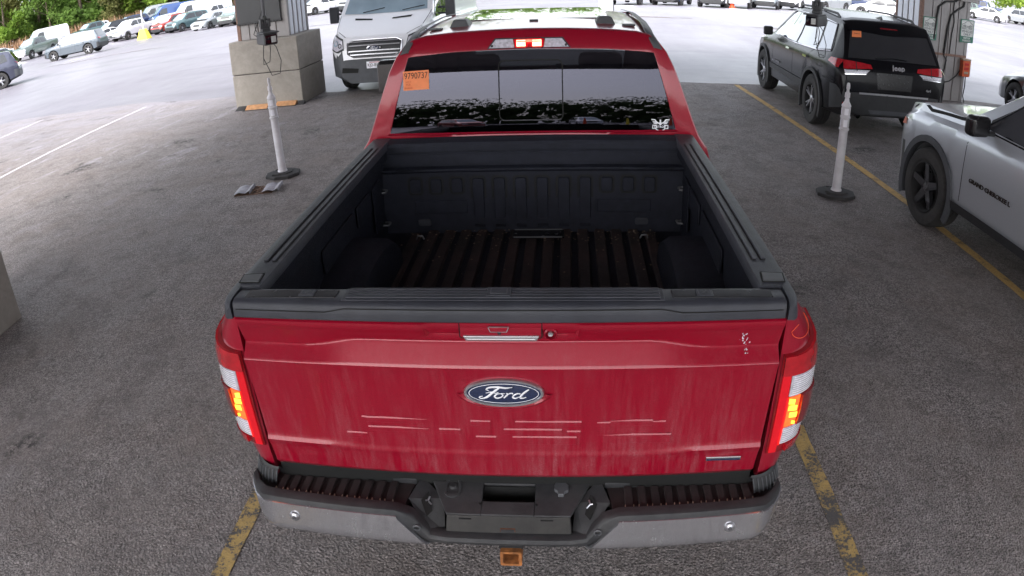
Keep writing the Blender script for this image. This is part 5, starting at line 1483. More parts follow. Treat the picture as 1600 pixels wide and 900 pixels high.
decal(bs, 'orange_tag', 'orange_paper', bv, S, 'y', -1, [(-.62, 1.44), (-.47, 1.445)], [(-.60, 1.525), (-.46, 1.53)], 4, 3, .020)
tg2 = [c for c in bs.children if c.name.startswith('orange_tag')][0]
def ry(x, z): return bv.ray_cast(Vector((x, -50, z)), Vector((0, 1, 0)))[0].y
text_obj('tag_print', '9788416', .026, 'black_ink', tg2, frame((-.54, ry(-.54, 1.49) - .028, 1.495), (1, 0, 0), (0, .8, 1), 1), .0004)
g = MB(); g.tube([(-.28, ry(-.28, 1.19) - .03, 1.19), (0, ry(0, 1.215) - .035, 1.215), (.22, ry(.22, 1.20) - .03, 1.20)], .009, 5); g.build('rear_wiper', 'trim_black', bs)
text_obj('badge_lettering', 'Jeep', .105, 'chrome', bs, frame((.06, ry(.06, 1.075) - .018, 1.072), (1, 0, 0), (0, .25, 1), 1.15), .006, bold=.003)
text_obj('trim_lettering', '4x4', .05, 'satin_silver', bs, frame((.56, ry(.56, .80) - .012, .80), (1, 0, 0), (0, .0, 1), 1.1), .003, bold=.001)
g = MB(); g.add([(-.015, .62 - L / 2, 1.69), (.015, .62 - L / 2, 1.69), (.02, .86 - L / 2, 1.715), (-.02, .86 - L / 2, 1.715), (0, .66 - L / 2, 1.76)], [(0, 3, 2, 1), (0, 1, 4), (1, 2, 4), (2, 3, 4), (3, 0, 4)]); g.build('shark_fin', 'paint_black', bs, smooth=0)
text_obj('door_lettering', 'GRAND CHEROKEE', .045, 'satin_silver', bs, frame((-.982, 2.95 - L / 2, .675), (0, -1, 0), (0, 0, 1), 1.1), .003)

# ------------------------------------------------------------------ silver SUV at the right edge (nose up the lane)
SV = dict(L=5.0, axles=(1.10, 4.10), arch=.455, rw=.39, zb=.27, sill=.36, ztrim=.43, bump_r=(.30, .62), bump_f=(.35, .55),
    top=[(0, .62), (.03, 1.0), (.12, 1.14), (.50, 1.62), (.7, 1.72), (2.0, 1.78), (2.6, 1.76), (2.95, 1.68), (3.62, 1.22), (3.72, 1.19), (4.50, 1.15), (4.80, 1.10), (4.90, 1.0), (4.97, .80), (5.0, .60)],
    belt=[(0, .55), (.03, .85), (.12, 1.08), (2.5, 1.10), (3.6, 1.08), (4.5, 1.03), (4.8, .96), (4.93, .82), (5.0, .55)],
    hw=[(0, .80), (.15, .92), (1, .975), (4.0, .975), (4.55, .95), (4.80, .88), (4.93, .78), (5.0, .66)],
    wr=[(0, .76), (.12, .80), (.6, .69), (2.9, .65), (3.62, .86), (4.5, .84), (4.85, .74), (5.0, .60)], lift=[(0, .1), (.5, 0), (4.6, 0), (5.0, .06)])
ss = thing('parked_suv', 'silver grey SUV with black wheels, cut off by the right edge', 'SUV', (0, 0, 0), R(4.5))
mb = body_mb(SV); bv2 = bvh_of(mb); S2 = SV; L2 = 5.0
mb.build('body', ['paint_silver_grey', 'trim_black', 'well_black'], ss, smooth=32)
std_glass(ss, bv2, S2, [([(2.12, 1.16), (3.35, 1.17)], [(2.12, 1.62), (2.80, 1.62), (3.35, 1.25)]), ([(1.15, 1.17), (2.04, 1.16)], [(1.2, 1.62), (2.04, 1.63)])])
decal(ss, 'windscreen', 'screen_glass', bv2, S2, 'z', 1, [(-.78, 3.56), (0, 3.62), (.78, 3.56)], [(-.62, 2.98), (0, 2.96), (.62, 2.98)], 10, 5)
for s_ in (-1, 1):
    for a in S2['axles']: arch_trim(ss, S2, a, s_, 'grey_bumper', .05, .018); put_wheel(ss, 'black5', s_ * .845, a - L2 / 2, s_, .35)
    decal(ss, 'headlight', 'lamp_clear', bv2, S2, 'y', 1, [(s_ * .50, .90), (s_ * .84, .90)], [(s_ * .50, .97), (s_ * .84, .98)], 6, 3, .012)
    decal(ss, 'side_marker', 'lamp_lit_red' if 0 else 'red_box', bv2, S2, 'x', s_, [(4.66, .88), (4.80, .86)], [(4.67, .93), (4.79, .93)], 4, 2, .010)
    seam(ss, bv2, S2, 'x', s_, [(3.42, 1.12), (3.50, 1.0), (3.50, .46)], .009); seam(ss, bv2, S2, 'x', s_, [(2.08, 1.62), (2.08, .46)])
    seam(ss, bv2, S2, 'z', 1, [(s_ * .865, 3.62), (s_ * .86, 4.3), (s_ * .80, 4.72)], .012)
    decal(ss, 'sill_trim', 'trim_black', bv2, S2, 'x', s_, [(1.62, .37), (3.60, .37)], [(1.62, .44), (3.60, .44)], 8, 2, .03)
    m_ = MB(); m_.box(*sorted((s_ * .98, s_ * 1.20)), 3.16 - L2 / 2, 3.30 - L2 / 2, 1.13, 1.31); mo = m_.build('door_mirror', 'black_gloss', ss, smooth=0, bevel=.045, seg=3)
    m_ = MB(); m_.box(*sorted((s_ * .90, s_ * 1.02)), 3.20 - L2 / 2, 3.26 - L2 / 2, 1.14, 1.18); m_.build('mirror_arm', 'trim_black', mo, smooth=0, bevel=.01)
    for t_ in (2.2, 1.3): decal(ss, 'door_handle', 'paint_silver_grey', bv2, S2, 'x', s_, [(t_, .98), (t_ + .19, .98)], [(t_, 1.015), (t_ + .19, 1.015)], 5, 2, .035)
    pts = []
    for t_, z in ((1.1, 1.155), (2.1, 1.145), (3.42, 1.155), (2.82, 1.63), (1.15, 1.635)):
        h = bv2.ray_cast(Vector((s_ * 9, t_ - L2 / 2, z)), Vector((-s_, 0, 0)))[0]; pts.append(h + Vector((s_ * .008, 0, 0)))
    g = MB(); g.tube(pts, .010, 5); g.build('window_trim', 'black_gloss', ss)
decal(ss, 'grille', 'black_gloss', bv2, S2, 'y', 1, [(-.46, .86), (.46, .86)], [(-.46, .99), (.46, .99)], 8, 3, .010)
for q in (-1, 1):
    text_obj('door_lettering', 'GRAND CHEROKEE L', .052, 'black_ink', ss, frame((q * .984, 3.06 - L2 / 2, .70), (0, q, 0), (0, 0, 1), 1.25), .003, bold=.0012)
ss.location = (4.755, 4.43 - 1.60, 0)

# ------------------------------------------------------------------ white van facing the camera
vn = thing('cargo_van', 'white high roofed van with grey bumper facing the camera beside the left pillar', 'van', (-3.17, 11.03 + 2.95, 0), PI + R(-3.0))
make_van(vn, 'paint_white', True)
# dark car at the right edge behind the silver one, navy SUV at the left edge, grey crossover
ds = thing('parked_car', 'dark grey car mostly hidden at right edge, front wheel and wing showing behind silver SUV', 'car', (10.08, 9.30, 0), 0)
make_sedan(ds, 'paint_dark_grey')
ns_ = thing('parked_suv', 'navy blue SUV cut off by the left edge with a patterned silver wheel', 'SUV', (-26.9, 23.5, 0), R(128))
make_suv(ns_, None, 'paint_navy', 'suv', 1, 'grey_bumper')
# ------------------------------------------------------------------ ground
def gz(x, y):
    t_ = sstep(28, 60, y)
    return -0.75 * t_ * (1 - .6 * sstep(20, 45, x) - .8 * sstep(36, 56, -x))
xs = [-900, -400, -220] + list(range(-150, 131, 5)) + [200, 400, 900]
ys = [-900, -300, -120] + list(range(-60, 141, 4)) + [220, 450, 1200]
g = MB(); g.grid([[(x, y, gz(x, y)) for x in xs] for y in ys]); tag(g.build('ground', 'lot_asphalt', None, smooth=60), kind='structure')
g = MB()
edge = [(-60, -40)] + [(60, -40), (60, 11.9)]
xs_ = list(np.linspace(60, -60, 121))
top_e = [(x, 11.86 + (.0 if 2 < x < 4 else .12 * math.sin(x * 1.7) + .10 * math.sin(x * .53 + 1)) + (.45 * sstep(-3, -9, x) if x < -3 else 0) * 1.0) for x in xs_]
top_e = [(x, y + (3.2 * sstep(-6, -16, -abs(x)) * 0) + (.9 * sstep(4, 16, -x))) for x, y in top_e]
rows = [[(x, -40, .004) for x, y in top_e], [(x, 0, .004) for x, y in top_e], [(x, y, .004) for x, y in top_e]]
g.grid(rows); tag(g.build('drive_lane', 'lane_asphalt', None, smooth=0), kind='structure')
def line(x0, y0, x1, y1, w, m_, name='parking_line'):
    g = MB(); d = Vector((x1 - x0, y1 - y0)); n = Vector((-d.y, d.x)).normalized() * w / 2; K = max(2, int(d.length / .12)); L_, R_ = [], []
    for k in range(K + 1):
        p = Vector((x0, y0)) + d * k / K; j = random.uniform(-.006, .006); j2 = random.uniform(-.006, .006)
        L_.append((p.x + n.x * (1 + j / w), p.y + n.y * (1 + j / w), .008)); R_.append((p.x - n.x * (1 + j2 / w), p.y - n.y * (1 + j2 / w), .008))
    g.grid([L_, R_]); return tag(g.build(name, m_, None, smooth=0), kind='structure')
line(3.47, 11.75, 4.05, 1.2, .105, 'yellow_line', 'yellow_line')
line(1.36, 4.5, 1.50, -2.5, .088, 'yellow_line_worn', 'yellow_line')
line(-1.32, 3.0, -1.30, -2.5, .088, 'yellow_line_worn', 'yellow_line')
line(-9.25, 12.25, -9.24, 2.0, .11, 'white_line', 'white_line')
line(-12.85, 12.6, -13.1, 4.0, .11, 'white_line', 'white_line')
# drain channel across the open lot
g = MB(); rows = []
for k in range(41):
    x = lerp(-6, 5.5, k / 40); y = 28.6 + .25 * math.sin(x * .8) + random.uniform(-.05, .05); wd = .22 + .1 * math.sin(x * 2.1) + random.uniform(-.04, .05)
    rows.append([(x, y - wd, .006), (x, y + wd * .6, .006)])
g.grid(rows); tag(g.build('damp_streak', 'lane_asphalt', None, smooth=0), kind='structure')
for pts, wd in (([(-9.5, 31.5), (-11.5, 32.3), (-14.5, 33.1)], .16), ([(-20, 31.0), (-24, 31.8), (-27, 31.5), (-30, 32.5)], .22), ([(7.0, 25.0), (9.5, 25.3), (12.5, 24.7)], .10)):
    g = MB(); L_, R_ = [], []
    P = []
    for a, b in zip(pts[:-1], pts[1:]):
        for k in range(8): P.append((lerp(a[0], b[0], k / 8), lerp(a[1], b[1], k / 8) + random.uniform(-.05, .05)))
    for i, (x, y) in enumerate(P):
        w_ = wd * math.sin(PI * (i + .5) / len(P)) + random.uniform(0, .03); L_.append((x, y - w_, gz(x, y) + .012)); R_.append((x, y + w_, gz(x, y) + .012))
    g.grid([L_, R_]); tag(g.build('damp_streak', 'lane_asphalt', None, smooth=0), kind='structure')
# a few loose stones on the lane
g = MB()
for k in range(420):
    x, y = random.uniform(-9, 9), random.uniform(-1.2, 11); s_ = random.uniform(.003, .009)
    a = random.random() * 6
    g.add([(x + s_ * math.cos(a), y + s_ * math.sin(a), .004), (x + s_ * math.cos(a + 2), y + s_ * math.sin(a + 2), .004), (x + s_ * math.cos(a + 4), y + s_ * math.sin(a + 4), .004), (x, y, .004 + s_ * .9)], [(0, 1, 3), (1, 2, 3), (2, 0, 3)])
tag(g.build('loose_gravel', 'pale_concrete', None, smooth=0), kind='stuff')

# ------------------------------------------------------------------ canopy on clad columns
cn = thing('canopy', 'long flat metal canopy roof over the lane, carried by the clad pillars', 'canopy', (0, 0, 5.3))
g = MB(); g.box(-8.2, 10.2, -7.5, 12.2, .0, .30); g.build('roof_deck', 'steel_roof', cn, smooth=0)
for y in (11.55, 1.7, -7.0):
    g = MB(); g.box(-8.0, 10.0, y - .12, y + .12, -.42, -.003); g.build('roof_beam', 'steel_roof', cn, smooth=0)
def column(x0, x1, y0, y1, zb, ztop, label, base=None, rz=0, screen=False):
    cx, cy = (x0 + x1) / 2, (y0 + y1) / 2; hx, hy = (x1 - x0) / 2, (y1 - y0) / 2
    t_ = thing('canopy_pillar', label, 'pillar', (cx, cy, 0), rz)
    # corner angles and cladding sheets with standing joints
    g = MB(); g.box(-hx + .02, hx - .02, -hy + .02, hy - .02, zb, ztop); g.build('core', 'rusty_edge', t_, smooth=0)
    nf = 5
    for k in range(nf):
        a, b = -hx + .05 + (2 * hx - .10) * k / nf, -hx + .05 + (2 * hx - .10) * (k + 1) / nf
        for yy in (-hy, hy):
            g = MB(); g.box(a + .008, b - .008, yy - .012, yy + .012, zb + .004, ztop - .002); g.build('cladding_panel', 'cladding', t_, smooth=0, bevel=.004)
    for k in range(4):
        a, b = -hy + .05 + (2 * hy - .10) * k / 4, -hy + .05 + (2 * hy - .10) * (k + 1) / 4
        for xx in (-hx, hx):
            g = MB(); g.box(xx - .012, xx + .012, a + .03, b - .03, zb + .004, ztop - .002); g.build('cladding_panel', 'cladding_white', t_, smooth=0, bevel=.006)
    for sx in (-1, 1):
        for sy in (-1, 1):
            g = MB(); g.box(*sorted((sx * (hx - .055), sx * (hx + .02))), *sorted((sy * (hy - .055), sy * (hy + .02))), zb, ztop - .001); g.build('corner_post', 'rusty_edge' if sx < 0 else 'cladding', t_, smooth=0, bevel=.004)
    if base:
        bx0, bx1, by0, by1, h = base
        for k, (za, zc) in enumerate(((0, h * .5 - .006), (h * .5 + .006, h))):
            g = MB(); g.box(bx0 - cx, bx1 - cx, by0 - cy, by1 - cy, za, zc); g.build('concrete_block', 'pale_concrete', t_, smooth=0, bevel=.018, seg=3)
        g = MB(); g.box(bx0 - cx + .03, bx1 - cx - .03, by0 - cy + .03, by1 - cy - .03, 0, h - .03); g.build('block_joint', 'rubber_black', t_, smooth=0)
    return t_
pl = column(-5.98, -4.92, 10.98, 11.95, 1.30, 5.3, 'grey clad pillar on a square concrete block base, dark panel on its face', (-6.13, -4.69, 10.78, 12.04, 1.30), R(-1.5))
g = MB(); g.box(-.50, .42, -.545, -.50, .34 + 1.30, 2.62); sc_ = g.build('dark_panel', 'screen_dark', pl, smooth=0, bevel=.008)
g = MB(); g.box(-.515, .435, -.55, -.505, .315 + 1.30, .345 + 1.30); g.build('panel_frame', 'trim_black', sc_, smooth=0)
for k in range(14):
    g = MB(); g.box(-.49 + k * .067, -.46 + k * .067, -.552, -.50, 1.600, 1.616); g.build('panel_clip', 'trim_black', sc_, smooth=0)
g = MB(); g.tube([(-.14, -.52, 1.62), (-.14, -.53, 1.50), (-.12, -.53, 1.44)], .008, 5); g.build('panel_cable', 'cable_black', sc_)
pn = column(-5.70, -4.62, .9, 2.0, 1.30, 5.3, 'clad pillar on concrete base at the left edge, only the block corner showing', (-5.85, -4.385, .85, 2.39, 1.30))
prt = column(7.28, 8.44, 11.6, 12.75, 0, 5.3, 'grey clad pillar behind the black SUV carrying signs and conduits')
pr2 = column(7.4, 8.5, 1.2, 2.3, 0, 5.3, 'bare clad pillar to the right of the lane, outside the picture')
# conduits on the right pillar
for pts, r_ in (([(-.25, -.60, 0.0 + 1.25), (-.22, -.61, 1.7), (-.18, -.61, 1.93), (-.02, -.61, 2.05), (.22, -.61, 2.08), (.36, -.61, 2.2), (.38, -.61, 2.6)], .022),
                ([(.02, -.61, .95), (.06, -.61, 1.5), (.12, -.61, 1.78), (.26, -.61, 1.90), (.42, -.61, 2.0), (.46, -.61, 2.3), (.46, -.61, 2.6)], .022),
                ([(.16, -.60, .95), (.18, -.60, 1.4), (.22, -.60, 1.65), (.18, -.60, 1.9), (.22, -.60, 2.6)], .012),
                ([(.0, -.60, .36), (.22, -.62, .42), (.38, -.62, .55), (.46, -.62, .68)], .012),
                ([(.02, -.61, .95), (.10, -.61, .85), (.02, -.60, .36)], .012)):
    g = MB(); g.tube(pts, r_, 7); g.build('conduit', 'cable_black', prt)
g = MB(); g.box(.34, .80, -.64, -.598, 2.10, 2.5); g.build('junction_box', 'cladding', prt, smooth=0, bevel=.01)
g = MB(); g.box(-.58, .57, -.622, -.60, .94, .985); g.build('clad_joint', 'rusty_edge', prt, smooth=0)
# orange-red outlet box
ob = thing('outlet_box', 'orange red electrical box fixed low on the right pillar corner', 'electrical box', (8.40, 11.52, .56))
g = MB(); g.box(-.09, .09, -.09, .06, 0, .34); b_ = g.build('box_body', 'red_box', ob, smooth=0, bevel=.012)
g = MB(); g.box(-.10, .10, -.10, .07, .335, .375); g.build('box_lid', 'tan_box', ob, smooth=0, bevel=.008)
g = MB(); g.box(.085, .11, -.08, .05, .02, .33); g.build('box_side', 'tan_box', ob, smooth=0, bevel=.004)
for k, z in enumerate((.24, .15, .06)):
    g = MB(); g.box(-.055, .055, -.097, -.088, z, z + .05); g.build('outlet_cover', 'tan_box' if k == 2 else 'plastic_red', ob, smooth=0, bevel=.004)
g = MB(); g.tube([(.05, 0, 0), (.06, 0, -.2), (.05, .02, -.42), (.09, .0, -.55)], .012, 6); g.build('cable', 'cable_black', ob)

def ev_sign(loc, w_, h_, label, rz=0):
    t_ = thing('parking_sign', label, 'sign', loc, rz)
    g = MB(); g.prism(rrect(-w_ / 2, w_ / 2, 0, h_, .02), 'y', -.006, .0); g.build('sign_plate', 'sign_green', t_, smooth=0)
    g = MB(); g.prism(rrect(-w_ / 2 + .02, w_ / 2 - .02, h_ * .27, h_ - .02, .015), 'y', -.009, -.0062); g.build('sign_field', 'sign_white', t_, smooth=0)
    # car outline
    cx, cz, s = 0, h_ * .80, w_ * .38
    P = [(-1, -.25), (-.95, .0), (-.55, .12), (-.15, .50), (.35, .50), (.75, .15), (1, .05), (1.05, -.25), (.8, -.30), (-.8, -.30), (-1, -.25)]
    g = MB(); g.tube([(cx + x * s, -.010, cz + z * s) for x, z in P], .006, 5)
    for k in (-.55, .55): g.tube([(cx + k * s + .18 * s * math.cos(a), -.010, cz - .30 * s + .18 * s * math.sin(a)) for a in np.linspace(0, 2 * PI, 11)], .005, 5)
    g.build('car_symbol', 'sign_grey_ink', t_, smooth=0)
    for k, (tx, m_, sz, zz_) in enumerate((('ELECTRIC', 'sign_grey_ink', .20, .62), ('VEHICLES', 'sign_grey_ink', .20, .48), ('ONLY', 'sign_grey_ink', .20, .35), ('VISITOR', 'sign_white', .15, .19), ('PARKING', 'sign_white', .15, .08))):
        text_obj('sign_lettering', tx, w_ * sz, m_, t_, frame((0, -.0105, h_ * zz_), (1, 0, 0), (0, 0, 1), .95), .001, bold=.0015)
    return t_
ev_sign((7.50, 11.575, 1.22), .34, .47, 'white and green electric vehicle sign on the pillar, partly hidden by the black SUV roof')
ev_sign((8.41, 11.570, 1.26), .34, .48, 'white and green electric vehicle sign jutting from the right corner of the pillar')

# ------------------------------------------------------------------ suspended cameras
def hang_cam(loc, rz, label):
    t_ = thing('hanging_camera', label, 'camera', loc, rz)
    g = MB(); g.box(-.085, .085, -.19, .20, -.075, .065); b_ = g.build('housing', 'camera_body', t_, smooth=0, bevel=.018)
    g = MB(); g.box(-.10, .10, -.24, .10, .067, .085); g.build('sun_shield', 'camera_body', b_, smooth=0, bevel=.006)
    g = MB(); g.box(-.075, .075, -.205, -.188, -.060, .05); g.build('front_window', 'lens_glass', b_, smooth=0, bevel=.004)
    g = MB(); g.box(.0, .06, -.210, -.2035, -.045, .03); g.build('lens_panel', 'sign_white', b_, smooth=0, bevel=.004)
    g = MB(); g.lathe([(.0, -.215), (.028, -.213), (.032, -.19)], 'y', (-.035, 0, -.005), 16, False); g.build('lens', 'lens_glass', b_)
    g = MB(); g.box(-.05, .05, -.03, .09, .085, .12); g.cbox((0, .03, .15), (.12, .04, .06)); g.cbox((.05, .03, .19), (.03, .09, .10)); g.cbox((-.05, .03, .19), (.03, .09, .10)); g.build('bracket', 'camera_body', t_, smooth=0, bevel=.005)
    g = MB(); g.tube([(0, .03, .16), (0, .03, 5.3 - loc[2])], .022, 10); g.build('drop_pipe', 'pipe_grey', t_)
    g = MB(); g.lathe([(.035, .22), (.038, .24), (.035, .27), (.025, .28)], 'z', (0, .03, 0), 12); g.build('pipe_collar', 'camera_body', t_)
    for pts in ([(-.02, .12, -.07), (-.03, .15, -.22), (-.05, .10, -.33), (.02, .06, -.30), (.04, .04, -.15), (.03, .0, -.07)], [(-.02, .12, -.07), (-.04, .12, -.25), (.04, .10, -.48), (.13, .04, -.46), (.15, .0, -.30), (.10, -.02, -.12), (.06, -.02, -.07)],
                [(-.05, .18, .0), (-.12, .16, .06), (-.06, .10, .22), (-.01, .06, .35)]):
        Q = []
        for i in range(len(pts) - 1):
            for k in range(4): Q.append(tuple(lerp(pts[i][c], pts[i + 1][c], k / 4) for c in range(3)))
        Q.append(pts[-1]); g = MB(); g.tube(Q, .005, 5); g.build('cable', 'cable_black', t_)
    return t_
hang_cam((-3.36, 6.35, 1.66), R(38), 'black camera box hanging on a pipe in front of the left concrete pillar')
hang_cam((3.33, 7.0, 1.70), R(-38), 'black camera box hanging on a pipe in front of the black SUV side window')

# ------------------------------------------------------------------ white delineator posts
def post():
    t_ = thing('delineator_post', 'x', 'delineator post', (0, 0, 0))
    g = MB(); o_ = [(.225 * math.cos(R(22.5 + 45 * k)) * 1.0, .20 * math.sin(R(22.5 + 45 * k))) for k in range(8)]
    rows = [[(x * s_, y * s_, z) for x, y in o_] for s_, z in ((1.0, .004), (1.0, .035), (.96, .042), (.62, .044), (.58, .058), (.30, .062))]
    g.grid(rows, True); k0 = len(g.v) - 8; g.f.append(tuple(range(k0, k0 + 8))); g.mi.append(0)
    b_ = g.build('base', 'rubber_black', t_, smooth=20)
    g = MB(); g.box(-.12, .04, -.105, -.098, .044, .058); g.box(-.10, -.02, .10, .106, .05, .062); g.build('base_handle', 'rubber_black', b_, smooth=0)
    g = MB(); g.lathe([(.062, .055), (.058, .075), (.050, .085), (.048, .30), (.046, .70), (.0455, .72)], 'z', seg=24); g.build('shaft', 'post_white', t_)
    g = MB(); g.lathe([(.0455, .72), (.056, .725), (.057, .74), (.048, .75), (.047, .845), (.056, .85), (.057, .866), (.048, .875), (.047, .965), (.052, .972), (.050, .985), (.030, 1.02), (.024, 1.03)], 'z', seg=24); cl = g.build('collar', 'post_white', t_)
    for z0, z1 in ((.763, .835), (.888, .955)):
        for a0 in (-90, 90, 0, 180):
            g = MB(); rows = []
            for z in (z0, z1): rows.append([(.0495 * math.cos(R(a0 + d)), .0495 * math.sin(R(a0 + d)), z) for d in (-26, -13, 0, 13, 26)])
            g.grid(rows); g.build('reflective_patch', 'reflective_white', cl, smooth=50)
    g = MB(); g.lathe([(.026, 1.025), (.024, 1.045), (.020, 1.055), (.024, 1.07), (.022, 1.10), (.015, 1.135), (.014, 1.150), (.019, 1.158), (.019, 1.19), (.014, 1.215), (.0, 1.222)], 'z', seg=16, cap=False); g.cbox((.0, 0, 1.09), (.055, .012, .05)); g.build('top_knob', 'post_white', t_)
    return t_
p1 = post(); p1['label'] = 'white plastic delineator post with black octagonal base, left of the truck'; p1['group'] = 'white delineator posts beside the lane'
p2 = copy_tree(p1); p2['label'] = 'white plastic delineator post with black octagonal base, in front of the black SUV'
p1.location = (-3.235, 6.03, 0); p1.rotation_euler = (R(.5), R(-1.0), R(14)); p2.location = (3.045, 5.15, 0); p2.rotation_euler = (R(1.0), R(.6), R(-12))

# flattened tray on the asphalt
tr = thing('flattened_tray', 'bent grey metal tray with brown rubbish lying on asphalt by the left post base', 'litter', (-3.335, 5.47, 0), R(10))
g = MB(); g.add([(-.26, -.14, .012), (.20, -.15, .010), (.24, .14, .012), (-.20, .15, .014), (-.26, -.14, .006), (.20, -.15, .006), (.24, .14, .006), (-.20, .15, .006)], [(0, 1, 2, 3), (4, 7, 6, 5), (0, 4, 5, 1), (1, 5, 6, 2), (2, 6, 7, 3), (3, 7, 4, 0)]); g.build('tray_sheet', 'cardboard', tr, smooth=0)
for s_ in (-1, 1):
    g = MB(); g.grid([[(s_ * .17 - .03 * 0 + dx, y, z) for dx, z in ((-.10, .018), (-.085, .03), (-.02, .045), (.05, .030), (.10, .055), (.105, .02))] for y in (-.15, 0, .15)]); g.build('tray_flange', 'tray_grey', tr, smooth=30)
g = MB()
for k in range(16):
    x, y = random.uniform(-.10, .10), random.uniform(-.10, .10); g.cbox((x, y, .02 + random.random() * .012), (random.uniform(.02, .07), random.uniform(.01, .03), .008), Matrix.Rotation(random.random() * 3, 3, 'Z'))
tag(g.build('debris', 'cardboard', tr, smooth=0), kind='stuff')
# orange blocks at the foot of the pillar
for i, (x0, x1, y, lab) in enumerate(((-5.82, -5.36, 10.47, 'orange wedge block at the foot of the concrete base, left of the white post'), (-5.24, -4.83, 10.60, 'orange wedge block at the foot of the concrete base, right of the white post'))):
    g = MB(); g.prism([(y, .004), (y + .20, .004), (y + .20, .075), (y + .13, .078)], 'x', x0, x1)
    o_ = g.build('wedge_block', 'orange_block', None, smooth=0, bevel=.006); tag(o_, lab, 'wedge block', 'orange wedge blocks at the pillar foot')
    g = MB(); g.box(x0 - .03, x1 + .03, y - .04, y + .19, .0045, .012); q = g.build('block_mat', 'rubber_black', o_, smooth=0)
g = MB(); g.prism([(10.50, .004), (10.72, .004), (10.70, .06)], 'x', -6.05, -5.86); tag(g.build('rubber_wedge', 'rubber_black', None, smooth=0, bevel=.005), 'small black rubber wedge at the left foot of the concrete pillar base', 'wedge')
g = MB(); g.prism([(10.62, .004), (10.76, .004), (10.74, .07)], 'x', -4.79, -4.66); tag(g.build('rubber_wedge', 'rubber_black', None, smooth=0, bevel=.005), 'small black rubber wedge at the right foot of the concrete pillar base', 'wedge')

# ------------------------------------------------------------------ parked cars out in the open lot
cols = dict(white=((.72, .72, .76), 0), pearl=((.62, .64, .62), .1), silver=((.42, .44, .46), .6), grey=((.16, .18, .20), .5), bluegrey=((.085, .105, .13), .4), teal=((.10, .17, .18), .5), green=((.13, .17, .15), .4), black=((.012, .013, .015), .3),
            navy=((.03, .045, .12), .4), blue=((.05, .10, .28), .3), red=((.34, .03, .02), .3), maroon=((.12, .02, .02), .3))
for k, (c, m_) in cols.items(): paint('car_' + k, c, m_, .35, dust=.04)
PR = {}
def proto(kind):
    if kind in PR: return PR[kind], True
    t_ = thing('parked_' + {'sedan': 'car', 'suv': 'suv', 'pickup': 'pickup', 'van': 'van'}[kind], '', {'sedan': 'car', 'suv': 'SUV', 'pickup': 'pickup truck', 'van': 'van'}[kind])
    if kind == 'sedan': make_sedan(t_, 'car_white')
    if kind == 'suv': make_suv(t_, None, 'car_white', 'suv', 1, 'trim_black')
    if kind == 'pickup': make_pickup(t_, 'car_white')
    if kind == 'van': make_van(t_, 'car_white')
    for ch in t_.children:
        for sl_ in ch.material_slots:
            if sl_.material and sl_.material.name == 'car_white': sl_.link = 'OBJECT'; sl_.material = M['car_white']
    PR[kind] = t_
    return t_, False
CX, CY = .19, -1.70
def place_car(kind, colour, x, y, rel, label, group='cars parked across the open lot'):
    p, used = proto(kind)
    o = copy_tree(p) if used else p
    o.location = (x, y, gz(x, y))
    v = Vector((x - CX, y - CY)).normalized(); l_ = Vector((-v.y, v.x))
    h = -v * math.cos(R(rel)) + l_ * math.sin(R(rel))
    o.rotation_euler = (0, 0, math.atan2(h.y, h.x) - PI / 2)
    o['label'] = label; o['group'] = group
    for ch in o.children:
        for sl_ in ch.material_slots:
            if sl_.link == 'OBJECT': sl_.material = M['car_' + colour]
    return o
